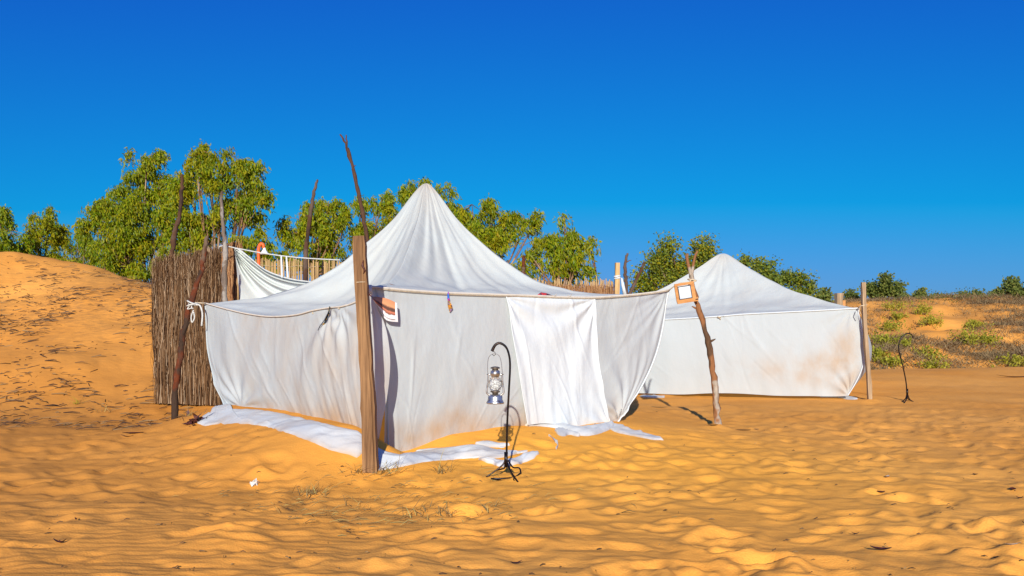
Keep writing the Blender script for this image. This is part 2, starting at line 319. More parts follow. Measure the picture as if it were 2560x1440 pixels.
def gh(x, y, det=True):
    x = np.asarray(x, float); y = np.asarray(y, float); r = np.hypot(x, y)
    z = tps(x, y); far = sst(110, 190, r); z = z * (1 - far)
    if not det: return z
    near = (1 - sst(13, 19, y)); calm = sst(.15, 1.4, dist_tent(x, y)); fore = np.clip(near * (.25 + .75 * calm), 0, 1)
    wx = x + .25 * vnoise(x * 1.1, y * 1.1, 5)
    b = np.abs(vnoise(wx * 2.1, y * 2.3, 3)); b2 = np.abs(vnoise(wx * 4.9 + 7, y * 6.1, 4))
    z = z + fore * (gsample(x, y) * .95 * (.72 + .28 * sst(-.3, .4, vnoise(x * .55, y * .7, 61))) + .034 * (b - .35) + .006 * (b2 - .3) + .002 * vnoise(x * 13, y * 13, 8) + .012 * vnoise(x * .9, y * 1.3, 6))
    # wind ripples, strongest low on the left
    rip = sst(1, -3, x) * (1 - sst(7.5, 10, y)) * .6 + .12
    z = z + rip * near * calm * .0042 * np.sin(2 * PI * (y / .105 + .9 * vnoise(x * .8, y * .8, 9) + .12 * x))
    mid = sst(13, 17, y)
    z = z + mid * (.030 * np.abs(vnoise(x * 2.2, y * 2.4, 19)) * (y < 30) + .05 * vnoise(x * .9, y * .9, 12) + .03 * np.abs(vnoise(x * 2.1, y * 2.1, 13)))* (1 - .6 * ((x > 4) & (y < 30)))
    hill = sst(31, 40, y) * sst(4, 9, x)
    z = z + hill * (1 - .55 * sst(58, 72, y)) * (.55 * vnoise(x * .16, y * .13, 14) + .35 * vnoise(x * .4, y * .35, 15) + .14 * vnoise(x * 1.1, y, 16))
    dune = sst(-4.5, -7, x) * sst(15.5, 19, y)
    z = z + dune * (.09 * vnoise(x * .45, y * .45, 17) + .03 * vnoise(x * 1.5, y * 1.5, 18))
    for mx_, my_, ma_, mr_ in ((-1.43, 8.74, .05, .20), (2.99, 12.74, .05, .17), (-5.05, 13.12, .05, .2), (7.0, 17.1, .05, .2), (-.05, 8.6, .012, .3)):
        z = z + ma_ * np.exp(-((x - mx_) ** 2 + (y - my_) ** 2) / mr_ ** 2) * (1 + .4 * vnoise(x * 9, y * 9, 33))
    return z
def gz(x, y): return float(gh(np.array([x]), np.array([y]))[0])
def ray_ground(px, py, y0=4.0, y1=120.0):
    """where the line of sight through a photo pixel meets the sand"""
    ys = np.geomspace(y0, y1, 700); xs = (px - 1280) / F * ys; zs = EYE - (py - HY) / F * ys
    d = zs - gh(xs, ys); k = np.where(d < 0)[0]
    if not len(k): return np.array([xs[-1], ys[-1], gz(xs[-1], ys[-1])])
    i = max(k[0], 1); t = d[i - 1] / (d[i - 1] - d[i]); Y = ys[i - 1] + t * (ys[i] - ys[i - 1]); X = (px - 1280) / F * Y
    return np.array([X, Y, gz(X, Y)])
rad = [2.2, 3.0, 3.6, 4.1, 4.5]
while rad[-1] < 150: r_ = rad[-1]; rad.append(r_ + min(max(r_ * r_ / 1320 * .85, .018), .0105 * r_))
while rad[-1] < 2500: rad.append(rad[-1] * 1.12)
rad = np.array(rad)
th = np.concatenate([np.linspace(-180, -40, 47)[:-1], np.linspace(-40, 40, 820), np.linspace(40, 180, 47)[1:-1]]) * PI / 180
TH, RD = np.meshgrid(th, rad, indexing='ij'); GXX = RD * np.sin(TH); GYY = RD * np.cos(TH)
GZZ = gh(GXX, GYY)
nth, nr = TH.shape
V = np.stack([GXX, GYY, GZZ], -1).reshape(-1, 3); Fc = gridfaces(nth, nr, True)[:, ::-1]
vc = len(V); V = np.vstack([V, [[0, 0, gz(0, 0)]]])
warm = np.exp(-((GXX - .3) / 3.2) ** 2 - ((GYY - 10.2) / 2.8) ** 2) * .75 + .3 * np.exp(-((GXX - 2.5) / 3) ** 2 - ((GYY - 8) / 3) ** 2)
lit = .6 * np.exp(-((GXX + 10) / 3) ** 2 - ((GYY - 21.5) / 3) ** 2) + .45 * sst(31, 36, GYY) * sst(5, 9, GXX) * (.35 + .65 * sst(-.25, .35, vnoise(GXX * .22, GYY * .12, 31)))
lit = np.clip(1.05 * lit + .12 * sst(-5, -8, GXX) * sst(14, 18, GYY), 0, 1)
me = bpy.data.meshes.new('sand_ground')
fans = [(int(vc), int(i * nr), int(((i + 1) % nth) * nr)) for i in range(nth)]
quads = Fc; nf = len(quads) + len(fans)
loops = np.concatenate([quads.ravel(), np.array([(a, c_, b_) for a, b_, c_ in fans]).ravel()[:]]).astype(np.int32)
starts = np.concatenate([np.arange(len(quads)) * 4, len(quads) * 4 + np.arange(len(fans)) * 3]).astype(np.int32)
me.vertices.add(len(V)); me.vertices.foreach_set('co', V.astype(np.float32).ravel()); me.loops.add(len(loops)); me.loops.foreach_set('vertex_index', loops)
me.polygons.add(nf); me.polygons.foreach_set('loop_start', starts); me.update(calc_edges=True)
me.polygons.foreach_set('use_smooth', np.ones(nf, bool))
vig = .55 * sst(.5, -5, GXX + .8 * vnoise(GXX * .5, GYY * .5, 77)) * (1 - sst(17, 24, GYY)) + .0  # vignette darkening put into the sand colour, growing towards the left
for nm, v_ in (('warm', warm), ('litter', lit), ('vignette_tint', vig)):
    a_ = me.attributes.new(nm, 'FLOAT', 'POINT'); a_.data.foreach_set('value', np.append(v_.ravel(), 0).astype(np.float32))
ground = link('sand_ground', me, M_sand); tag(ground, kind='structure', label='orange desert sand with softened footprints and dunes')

# ------------------------------------------------------------------ cloth surfaces
def wall(name, P0, P1, top, bot, nu, nv, off, bow=None, mat=None, parent=None, stain=None, shift=0.0):
    """sheet hanging in the vertical plane P0-P1 between two outlines; off(u,v) = billow in metres towards the viewer"""
    U, Vv = np.meshgrid(np.linspace(0, 1, nu), np.linspace(0, 1, nv), indexing='ij')
    t = interp(top, U); b = interp(bot, U); q = t * (1 - Vv[..., None]) + b * Vv[..., None]
    if bow is not None: q = q + bow(U, Vv)
    k = (q[..., 0] - 1280) / F; dx, dy = P1[0] - P0[0], P1[1] - P0[1]
    tt = (k * P0[1] - P0[0]) / (dx - k * dy); Y = P0[1] + tt * dy; X = P0[0] + tt * dx; Z = EYE - (q[..., 1] - HY) / F * Y
    n = np.array([dy, -dx]) / math.hypot(dx, dy)
    if n[1] > 0: n = -n
    o = off(U, Vv) + shift
    V = np.stack([X + n[0] * o, Y + n[1] * o, Z], -1)
    s = stain(U, Vv) if stain else np.zeros_like(U)
    return mesh(name, V.reshape(-1, 3), gridfaces(nu, nv), mat, parent, attr={'stain': s.reshape(-1)}), V
def creases(U, V, n, seed, amp=.010, uw=3.0):
    """a few isolated slanting creases, as in cloth that has been folded away"""
    r_ = np.random.RandomState(seed); o = 0 * U
    for k in range(n):
        cu, cv, a, ln, wd = r_.rand(), r_.rand(), r_.normal(1.35, .35), r_.uniform(.12, .4), r_.uniform(.010, .024)
        x = (U - cu) * uw; y = V - cv; p = x * math.cos(a) + y * math.sin(a); q = -x * math.sin(a) + y * math.cos(a) + .15 * p * p * r_.normal()
        o += r_.uniform(-.6, 1) * amp * np.exp(-(p / ln) ** 2 - (q / wd) ** 2)
    return o
def n1d(x, seed, oct=4, base_f=3.0):
    r_ = np.random.RandomState(seed); s = 0
    for i in range(oct): s = s + np.sin(x * base_f * 1.9 ** i * (1 + .3 * r_.rand()) + r_.rand() * 6.3) / 1.55 ** i
    return s / 2
def ridge(x, p=2.0): return 1 - np.abs(np.sin(x)) ** (1 / p)
def rim(name, pts, r, mat, parent, k=6):
    return MB().tube(pts, r, k).build(name, mat, parent)

# ======================= large tent
tent = empty('tent', (A[0], A[1], 0), 'larger white cotton tent with tall pointed roof, pitched behind the squared timber post', 'tent')
peak = np.array([-1.28, 13.1, 3.61])
L_top = [(513, 758), (560, 771), (620, 785), (680, 792), (740, 788), (785, 777), (825, 770), (860, 766), (895, 752), (928, 722)]
R_top = [(926, 718), (1000, 725), (1100, 732), (1200, 736), (1300, 739), (1400, 743), (1480, 744), (1560, 739), (1620, 733), (1672, 725)]
def L_off(U, V):
    f = .5 + .5 * n1d(U, 3, 2, 4)
    o = .016 * n1d(U * 5 + .8 * V * (1 - V), 11, 4, 5) * (.25 + V) * f
    o += creases(U, V, 34, 71) + .03 * n1d(U * 4.2 + .55 * V, 12, 3, 3) * sst(0, .3, V) * sst(1.0, .4, V) + .05 * np.sin(PI * V) * np.sin(PI * U)
    # strained creases fanning out of the lower left corner and from the two ties
    for (cu, cv, m_, amp, sg) in ((.13, 1.0, 11, .030, .34), (.66, 0, 9, .020, .55), (.76, 0, 8, .018, .5), (.98, .05, 9, .025, .4)):
        th_ = np.arctan2((V - cv) * 1.5, (U - cu) * 4.6); d = np.hypot((V - cv) * 1.5, (U - cu) * 4.6)
        o += amp * np.sin(th_ * m_ + .5 * np.sin(th_ * 3.1)) * np.exp(-d / (sg * 1.6)) * sst(.03, .30, d)
    return o
def L_bow(U, V): return np.stack([-17 * np.sin(PI * V ** 1.1) * np.exp(-U * 9) + 34 * np.sin(PI * V ** .95) * np.exp(-(1 - U) * 14), 0 * U], -1)
st_bounce_L = lambda U, V: np.clip(.34 + .3 * sst(.2, .7, V) * sst(.2, .8, U) + .3 * sst(.85, 1, V), 0, 1) * sst(0, .25, U)  # dirt stain, plus an overall tan standing in for warm bounced light
_, VL = wall('left_wall', A, B, L_top, L_bot, 220, 90, L_off, L_bow, M_cloth, tent, st_bounce_L)
def R_off(U, V):
    o = .05 * np.sin(PI * V) * np.sin(PI * U) + .012 * n1d(U * 3 + .3 * V, 21, 4, 3) * (.3 + V)
    m = sst(.55, .8, U); o = o + creases(U, V, 40, 72, .007)
    for (cu, cv, m_, amp, sg) in ((.99, 1.0, 15, .050, .75), (.985, .0, 10, .025, .6), (.0, .0, 9, .02, .5)):
        th_ = np.arctan2((V - cv) * 1.6, (U - cu) * 4.8); d = np.hypot((V - cv) * 1.6, (U - cu) * 4.8)
        o += amp * (np.sin(th_ * m_ + 2.2 * np.sin(th_ * 2.7)) * (.55 + .45 * np.sin(th_ * 4.4)) + .25 * np.sin(th_ * m_ * 2.3 + 1)) * np.exp(-d / sg) * sst(0, .25, d) * (m if cu > .5 else 1)
    return o
def R_bow(U, V): return np.stack([32 * np.sin(PI * V ** 1.15) * np.exp(-(1 - U) * 7) + 16 * np.sin(PI * V ** .8) * np.exp(-U * 14), 0 * U], -1)
stR = lambda U, V: np.clip(.10 + 1.0 * sst(.74, .97, V) * (1 - .6 * sst(.3, .9, U)) + .5 * np.exp(-((U - .35) / .06) ** 2 - ((V - .8) / .13) ** 2) + .3 * sst(.93, 1, V), 0, 1)
_, VR = wall('right_wall', A, C, R_top, R_bot, 240, 90, R_off, R_bow, M_cloth, tent, stR)
# rear walls follow the same outline round the back
D = np.array([-.9, 16.6])
def plain_wall(name, p, q, zt, zb, parent, mat, nu=40, nv=24, seed=1, inset=.3, stain=.1, m0=None):
    U, V = np.meshgrid(np.linspace(0, 1, nu), np.linspace(0, 1, nv), indexing='ij'); d = np.array(q) - np.array(p); n = np.array([d[1], -d[0]]) / np.hypot(*d)
    c = (np.array(p) + np.array(q)) / 2; X = p[0] + U * d[0]; Y = p[1] + U * d[1]; o = .03 * n1d(U * 6, seed, 4, 3) * V + inset * V * 0
    X = X + n[0] * o; Y = Y + n[1] * o; zt_ = zt(U) if callable(zt) else zt; zb_ = gh(X, Y, False) + zb
    return mesh(name, np.stack([X, Y, zt_ * (1 - V) + zb_ * V], -1).reshape(-1, 3), gridfaces(nu, nv), mat, parent, attr={'stain': np.full(nu * nv, stain)})
sag = lambda z0, z1, s: (lambda U: z0 + (z1 - z0) * U - s * np.sin(PI * U))
plain_wall('back_wall', B + (.25, .1), D, sag(1.80, 1.85, .12), .0, tent, M_cloth, seed=5)
plain_wall('back_wall', D, CP + (-.35, .3), sag(1.85, 1.80, .12), .0, tent, M_cloth, seed=6)
# little return of the wall seen behind the lifted right hem
U, V_ = np.meshgrid(np.linspace(0, 1, 12), np.linspace(0, 1, 14), indexing='ij'); a0 = P(1592, 930, 12.75); a1 = P(1548, 1040, 12.5)
# roof
def perim():
    """rim of the roof as seen from above: A -> B -> D -> CP -> A with heights"""
    out = []
    for i in range(70):
        u = 1 - i / 70; out.append(VL[int(round(u * (VL.shape[0] - 1))), 0])
    out = out[::-1] if False else out
    pB = VL[0, 0]; pts = list(out)
    for i in range(1, 50): t = i / 50; q = pB[:2] * (1 - t) + D * t; pts.append(np.array([q[0], q[1], 1.82 - .12 * math.sin(PI * t) + .03 * t]))
    pC = None; Rr = VR[:, 0]; k1 = int(.80 * len(Rr)); pC = Rr[k1]
    for i in range(50): t = i / 50; q = D * (1 - t) + pC[:2] * t; pts.append(np.array([q[0], q[1], 1.85 * (1 - t) + pC[2] * t - .1 * math.sin(PI * t)]))
    for i in range(70): t = 1 - i / 70; x = t * k1; j = int(x); pts.append(Rr[j] + (x - j) * (Rr[min(j + 1, len(Rr) - 1)] - Rr[j]))
    return np.array(pts)
PROF1 = ([0, .02, .048, .08, .143, .207, .27, .4, .55, .745, 1], [1, .985, .935, .865, .715, .61, .52, .345, .185, .066, 0])
PROF2 = ([0, .03, .07, .146, .29, .43, .61, .825, 1], [1, .98, .925, .80, .61, .44, .26, .095, 0])
def profile(tab, r):
    x = np.linspace(-.2, 1.2, 1400); y = np.interp(np.abs(x), *tab); k = np.hanning(75); y = np.convolve(np.pad(y, 37, 'edge'), k / k.sum(), 'valid'); return np.interp(r, x, y) - y[-200] * 0
def roof(name, per, peak, expo, mat, parent, nr=70, seed=3, tipr=.05, folds=1.0, sagm=.5):
    n = len(per); r = np.linspace(0, 1, nr) ** 1.15
    dirs = per[:, :2] - peak[:2]; ang = np.unwrap(np.arctan2(dirs[:, 1], dirs[:, 0])); rd = np.hypot(dirs[:, 0], dirs[:, 1]); cor = (rd - rd.min()) / (rd.max() - rd.min())
    R_, I = np.meshgrid(r, np.arange(n), indexing='xy'); 
    f = profile(expo, R_); f1 = profile(expo, np.array([1.0]))[0]; f = (f - f1) / (1 - f1); f = np.clip(f, 0, 1) ** (1 + sagm * (1 - cor[I]) * sst(.05, .5, R_))
    X = peak[0] + dirs[I, 0] * R_; Y = peak[1] + dirs[I, 1] * R_
    tip = 0
    Z = per[I, 2] + (peak[2] - per[I, 2]) * f - tip
    a = ang[I]; env = np.sin(PI * np.clip(R_, 0, 1)) ** .7
    fo = .026 * n1d(a * 3.3 + .9 * R_, seed, 4, 2.0) * (.35 + .65 * (.5 + .5 * np.sin(a * 1.7 + 2.2))) + .012 * n1d(R_ * 5 + a * 2, seed + 4, 3, 2) + .010 * np.sin(a * 27 + 3 * np.sin(a * 4) + 2.5 * R_) * sst(.05, .25, R_) * sst(.75, .3, R_) * (.5 + .5 * np.sin(a * 2.3 + 1))
    # tension creases running in from each corner
    for cidx in np.where((cor > np.roll(cor, 1)) & (cor >= np.roll(cor, -1)))[0]:
        c = per[cidx, :2]; dx = X - c[0]; dy = Y - c[1]; d = np.hypot(dx, dy); t_ = np.arctan2(dy, dx)
        fo = fo + .030 * np.sin(t_ * 22 + 2 * np.sin(t_ * 7)) * np.exp(-d / 1.6) * sst(.05, .8, d)
    Z = Z + folds * fo * env * (1.0)
    V = np.stack([X, Y, Z], -1)
    return mesh(name, V.reshape(-1, 3), gridfaces(n, nr, True), mat, parent, attr={'stain': (.12 + .5 * np.exp(-(R_ / .10) ** 2)).reshape(-1)})
per1 = perim()
roof('roof', per1, peak, PROF1, M_roof, tent, 84, 3, folds=1.3)
rim('rim_rope', VL[:, 0] + (-.008, -.012, .004), .011, M_hem, tent)
rim('rim_rope', VR[:, 0] + (.008, -.012, .004), .015, M_hem, tent)
rim('hem_cord', VR[1:-1, 0] + (.012, -.030, -.012), .0045, M_rope, tent)
rim('hem', VR[-1, :] + (0, -.006, 0), .013, M_cloth2, tent); rim('hem', VR[int(.03 * 240), :] + (0, -.012, 0), .010, M_cloth, tent); rim('hem', VL[0, :] + (0, -.006, 0), .009, M_cloth, tent)
# the seam near the right-hand corner
# door curtain hung over the right wall
cu_top = [(1264, 741), (1300, 742), (1350, 744), (1400, 747), (1440, 748), (1484, 748)]
cu_bot = [(1312, 1062), (1345, 1058), (1385, 1060), (1425, 1072), (1470, 1080), (1521, 1062)]
def cu_off(U, V):
    o = .018 + .03 * V + creases(U, V, 22, 73, .010, 1.2) + R_off(.452 + .30 * U, V) + .012 * n1d(U * 4 + .2 * V, 41, 3, 4) * V
    for (cu, cv, m_, amp, sg) in ((0, 0, 13, .016, .9), (1, 0, 13, .026, .9), (.98, 1.0, 12, .02, .35)):
        th_ = np.arctan2((V - cv) * 1.5, (U - cu) * 1.35); d = np.hypot((V - cv) * 1.5, (U - cu) * 1.35)
        o += amp * np.sin(th_ * m_ + 1.1 * np.sin(th_ * 4)) * np.exp(-d / sg) * sst(0, .2, d)
    return o
cu_bow = lambda U, V: np.stack([-6 * np.sin(PI * V) * np.exp(-U * 5) - 16 * np.sin(PI * V) * np.exp(-(1 - U) * 3), 0 * U], -1)
_, VC = wall('door_curtain', A, C, cu_top, cu_bot, 110, 90, cu_off, cu_bow, M_cloth2, tent, lambda U, V: .12 * sst(.9, 1, V))
rim('curtain_hem', VC[0, :] + (0, -.004, 0), .008, M_cloth2, tent); rim('curtain_hem', VC[-1, :] + (0, -.004, 0), .008, M_cloth2, tent)

# ======================= cloth lying on the sand
def sand_cloth(name, up, lo, label, nu=120, nv=16, amp=.02, seed=1, mat=None, parent=None, lift=.012, freq=8, cat='cloth', group=None, skew=1.5):
    gu = np.array([ray_ground(*interp(up, np.array([t]))[0]) for t in np.linspace(0, 1, 28)]); gl = np.array([ray_ground(*interp(lo, np.array([t]))[0]) for t in np.linspace(0, 1, 28)])
    U, V = np.meshgrid(np.linspace(0, 1, nu), np.linspace(0, 1, nv), indexing='ij')
    a = interp(gu, U); b = interp(gl, U); Q = a * (1 - V[..., None]) + b * V[..., None]
    jag = .006 * n1d(U * 3, seed + 9, 3, 6); Q[..., 1] += jag * (V - .5) * 2; wid = np.clip(np.sin(PI * U) * (5 if nu > 100 else 2), .05, 1) ** .8; Q = (a + b) / 2 + (Q - (a + b) / 2) * wid[..., None]
    z = gh(Q[..., 0], Q[..., 1]); edge = np.sin(PI * np.clip(V, 0, 1)) ** .6 * np.clip(np.sin(PI * U) * 6, 0, 1)
    f = lift * edge + .7 * amp * (ridge(freq * (V * .8 + .10 * n1d(U * 2, seed, 2, 3)) + skew * .5 * n1d(U, seed + 1, 2, 2), 1.3) - .2) * edge * (.5 + .5 * n1d(U * 2, seed + 5, 2, 3)) + .25 * amp * n1d(U * 4 + V * 2, seed + 2, 3, 5) * edge
    z = z + np.maximum(f, 0) * (1 if nu > 30 else .4) + (.012 if nu > 30 else .003) * edge + .004
    z[:, 0] -= .012; z[:, -1] -= .012
    V3 = np.stack([Q[..., 0], Q[..., 1], z], -1)
    o = mesh(name, V3.reshape(-1, 3), gridfaces(nu, nv), mat or M_cloth2, parent, attr={'stain': (.30 + .7 * (1 - edge) ** 2).reshape(-1)})
    return tag(o, label, cat, group)
sand_cloth('cloth_strip', [(493, 1048), (520, 1032), (548, 1008), (570, 1022), (640, 1024), (700, 1032), (760, 1048), (820, 1062), (870, 1073), (918, 1085)],
           [(493, 1068), (530, 1063), (570, 1062), (630, 1062), (690, 1074), (740, 1092), (790, 1112), (830, 1128), (870, 1138), (918, 1156)],
           'long smooth white cloth strip on the sand left of the squared timber post', 200, 26, .03, 3, freq=5)
sand_cloth('cloth_strip', [(938, 1105), (950, 1122), (1000, 1136), (1060, 1126), (1130, 1118), (1190, 1113), (1260, 1128), (1300, 1130)],
           [(943, 1176), (960, 1176), (1010, 1166), (1070, 1155), (1130, 1150), (1190, 1147), (1250, 1145), (1300, 1133)],
           'crumpled white cloth strip on sand between the squared timber post and lantern stand', 160, 22, .03, 5, freq=7)
sand_cloth('cloth_strip', [(1195, 1146), (1225, 1148), (1262, 1150), (1300, 1140), (1330, 1130), (1347, 1131)], [(1195, 1150), (1225, 1160), (1262, 1168), (1300, 1160), (1330, 1150), (1349, 1141)],
           'small white cloth end half buried right under the lantern stand', 60, 14, .02, 8, freq=4)
sand_cloth('cloth_strip', [(1190, 1108), (1220, 1104), (1240, 1108), (1274, 1112)], [(1185, 1112), (1215, 1118), (1245, 1119), (1276, 1115)], 'thin white cloth sliver on the sand just behind the lantern stand stem', 40, 8, .012, 9, freq=3)
sand_cloth('cloth_strip', [(1510, 1062), (1545, 1060), (1580, 1074), (1620, 1084), (1660, 1098)], [(1515, 1070), (1545, 1083), (1580, 1090), (1620, 1098), (1658, 1104)],
           'white cloth tail trailing over the sand to the right from under the door curtain', 80, 14, .022, 11, freq=4)
sand_cloth('cloth_strip', [(1385, 1072), (1410, 1066), (1430, 1072), (1452, 1084)], [(1388, 1084), (1405, 1092), (1425, 1088), (1448, 1094)], 'small frayed white cloth bunch on the sand below the door curtain', 50, 12, .03, 13, freq=5)
sand_cloth('cloth_strip', [(1366, 1088), (1378, 1094), (1392, 1104), (1394, 1118)], [(1378, 1092), (1388, 1106), (1396, 1116), (1386, 1130)], 'crooked white cloth scrap on open sand below the frayed bunch', 40, 8, .015, 15, freq=3)
sand_cloth('cloth_strip', [(1598, 986), (1625, 986), (1655, 991), (1662, 992)], [(1598, 995), (1625, 994), (1655, 995), (1662, 995)], 'narrow white cloth piece on the sand between the two tents', 40, 8, .012, 17, freq=3)
sand_cloth('cloth_strip', [(2050, 992), (2090, 989), (2120, 990), (2143, 996)], [(2050, 994), (2090, 994), (2120, 999), (2146, 999)], 'white cloth tail lying at the right foot of the smaller tent', 50, 8, .015, 19, freq=3)
SLV = ((1040, 1128, 1120, 1122, 3, 'thin torn cloth sliver above the left half of the crumpled strip'), (1180, 1124, 1300, 1131, 2.5, 'long thin cloth sliver crossing behind the lantern stand collar'),
       (1200, 1112, 1262, 1118, 3, 'short cloth sliver farthest back behind the lantern stand'), (1150, 1134, 1262, 1139, 2, 'threadlike cloth sliver reaching the lantern stand from the left'),
       (1262, 1137, 1320, 1128, 2.5, 'thin cloth sliver leading right from the lantern stand collar'), (1120, 1146, 1200, 1143, 2.5, 'pale cloth thread along the lower edge of the crumpled strip'), (1296, 1146, 1340, 1137, 3, 'frayed cloth end farthest right of the lantern stand'))
for i_, (x0_, y0_, x1_, y1_, w_, lb_) in enumerate(SLV):
    sand_cloth('cloth_sliver', [(x0_, y0_ - w_), ((x0_ + x1_) / 2, (y0_ + y1_) / 2 - w_ - 1), (x1_, y1_ - w_)], [(x0_, y0_ + w_), ((x0_ + x1_) / 2, (y0_ + y1_) / 2 + w_), (x1_, y1_ + w_)], lb_, 30, 8, .012, 200 + i_, freq=2)
# pooled hem of the curtain
sk = sand_cloth('curtain_pool', [(1308, 1060), (1350, 1057), (1400, 1062), (1450, 1070), (1500, 1062), (1530, 1058)], [(1310, 1066), (1350, 1066), (1400, 1073), (1445, 1089), (1490, 1087), (1545, 1066)], None, 110, 16, .045, 21, M_cloth2, tent, .04, 6, cat=None)

# ======================= smaller tent
tent2 = empty('tent', (T2R[0], T2R[1], 0), 'smaller white cotton tent farther back on the right, beside the thin pale post', 'tent')
W2_top = [(1440, 786), (1520, 795), (1600, 799), (1660, 799), (1740, 795), (1800, 791), (1860, 786), (1960, 781), (2060, 776), (2145, 771)]
W2_bot = [(1450, 980), (1540, 983), (1600, 983), (1700, 986), (1780, 983), (1850, 984), (1940, 989), (2020, 990), (2080, 991), (2118, 990)]
def w2off(U, V):
    o = creases(U, V, 30, 74) + .06 * np.sin(PI * V) * np.sin(PI * U) + .010 * n1d(U * 5 + .2 * V, 51, 4, 3) * (.3 + V) + .012 * np.sin(U * 60 + 2 * np.sin(U * 9)) * V * V * .4
    for (cu, cv, m_, amp, sg) in ((.995, 1, 13, .045, .40), (.97, 0, 9, .02, .6)):
        th_ = np.arctan2((V - cv) * 1.8, (U - cu) * 5.7); d = np.hypot((V - cv) * 1.8, (U - cu) * 5.7); o += amp * np.sin(th_ * m_ + 1.3 * np.sin(th_ * 3)) * np.exp(-d / sg) * sst(0, .3, d)
    return o
w2bow = lambda U, V: np.stack([30 * np.sin(PI * V ** 1.25) * np.exp(-(1 - U) * 22), 0 * U], -1)
st2 = lambda U, V: np.clip(.85 * np.exp(-((U - .86) / .12) ** 2 - ((V - .68) / .22) ** 2) + .55 * np.exp(-((U - .95) / .05) ** 2) * sst(.0, .4, V) + .35 * np.exp(-((U - .66) / .1) ** 2 - ((V - .7) / .15) ** 2) + .04, 0, 1)
_, V2 = wall('front_wall', T2L, T2R, W2_top, W2_bot, 240, 70, w2off, w2bow, M_cloth, tent2, st2)
# right side wall, bellied outwards
U, V = np.meshgrid(np.linspace(0, 1, 40), np.linspace(0, 1, 70), indexing='ij'); e0 = V2[-1]; d_ = T2R2 - T2R
X = e0[None, :, 0] + d_[0] * U + .17 * np.sin(PI * V) * np.sin(PI * U ** .5); Y = e0[None, :, 1] + d_[1] * U; Z = e0[None, :, 2] * np.ones_like(U) - .10 * np.sin(PI * U) * (1 - V)
mesh('side_wall', np.stack([X, Y, Z], -1).reshape(-1, 3), gridfaces(40, 70), M_cloth, tent2, attr={'stain': np.full(2800, .1)})
plain_wall('back_wall', T2R2, T2L2, sag(1.82, 1.82, .12), 0, tent2, M_cloth, seed=8); plain_wall('back_wall', T2L2, T2L + (-.1, .0), sag(1.82, 1.75, .12), 0, tent2, M_cloth, seed=9)
per2 = [V2[int(i), 0] for i in np.linspace(0, 239, 80, endpoint=False)]
pR = V2[-1, 0]; cs = [pR, np.array([*T2R2, 1.82]), np.array([*T2L2, 1.82]), V2[0, 0]]
for a_, b_ in zip(cs[:-1], cs[1:]):
    for i in range(50): t = i / 50; q = a_ * (1 - t) + b_ * t; q[2] -= .10 * math.sin(PI * t); per2.append(q)
roof('roof', np.array(per2), np.array([5.06, 21.1, 3.20]), PROF2, M_roof, tent2, 70, 8, folds=1.2, sagm=.35)
rim('rim_rope', V2[:, 0] + (0, -.012, .004), .016, M_cloth2, tent2); rim('hem', V2[-1, :] + (0, -.01, 0), .013, M_cloth2, tent2)

# ------------------------------------------------------------------ posts and poles
def pole_pts(pp, n=26, seed=1, wob=.012):
    """pp: list of (px,py,Y)"""
    q = np.array([tuple(P(*p)) for p in pp]); t = np.linspace(0, 1, n); o = interp(q, t); r_ = np.random.RandomState(seed)
    o[1:-1] += r_.normal(0, wob, (n - 2, 3)) * (1, 1, .3); return o
def pole(name, pp, r0, r1, mat, label, cat='pole', n=26, seed=1, forks=(), stubs=0, wob=.006, sink=.25):
    q = pole_pts(pp, n, seed, wob); r_ = np.random.RandomState(seed)
    if sink: q = np.vstack([q[:1] - (0, 0, sink), q])
    rad = np.linspace(r0, r1, len(q)) * (1 + .18 * r_.normal(0, .6, len(q))); 
    root = empty(name, tuple(q[0]), label, cat)
    MB().tube(q, rad, 9, wob=.18, seed=seed).build('shaft', mat, root)
    for fk in forks:
        a = pole_pts(fk[0], 8, seed + 3, .006); MB().tube(a, np.linspace(fk[1], fk[2], 8), 7, wob=.15, seed=seed).build('fork', mat, root)
    for k in range(stubs):
        i = r_.randint(3, len(q) - 3); a = r_.uniform(0, 6.3); d = np.array([math.cos(a), math.sin(a) * .5, .5]); ln = rad[i] * r_.uniform(1.6, 2.6)
        MB().tube([q[i], q[i] + d * ln * .6, q[i] + d * ln], [rad[i] * .5, rad[i] * .35, rad[i] * .15], 6, wob=.2, seed=k).build('knot', mat, root)
    return root, q
# squared timber post
root = empty('timber_post', (-1.5, 8.8, 0), 'thick squared weathered timber post standing before the near tent corner', 'post')
t0 = P(900, 592, 8.78); bt = P(927, 1186, 8.78)
n = 26; VV = []; prof = [(-.058, -.055), (.030, -.06), (.038, -.048), (.056, -.052), (.060, .05), (.0, .058), (-.058, .052)]
r_ = np.random.RandomState(3)
for i in range(n):
    t = i / (n - 1); c = bt.lerp(t0, t) if i else bt - Vector((0, 0, .3)); wx = 1 + .05 * math.sin(t * 9) + .03 * r_.normal(); cx = .008 * math.sin(t * 5)
    kk = .92 if i == n - 1 else 1
    for (x, y) in prof: VV.append((c.x + cx + x * (1.22 - .2 * t) * wx * kk + .002 * r_.normal(), c.y + y * kk, c.z + (.012 * r_.rand() if i == n - 1 else 0)))
k = len(prof); fs = [(i * k + j, i * k + (j + 1) % k, (i + 1) * k + (j + 1) % k, (i + 1) * k + j) for i in range(n - 1) for j in range(k)] + [tuple((n - 1) * k + j for j in range(k))]
mesh('shaft', VV, fs, M_post, root, smooth=False)
MB().tube([P(908, 650, 8.718), P(906, 664, 8.716), P(912, 676, 8.716), P(908, 684, 8.718)], [.004, .012, .009, .003], 6).build('knot', M_leafdark, root)
ring = lambda c, rx, ry, n=17, tz=0: [(c[0] + rx * math.cos(a), c[1] + ry * math.sin(a), c[2] + tz * math.cos(a)) for a in np.linspace(0, 2 * PI, n)]
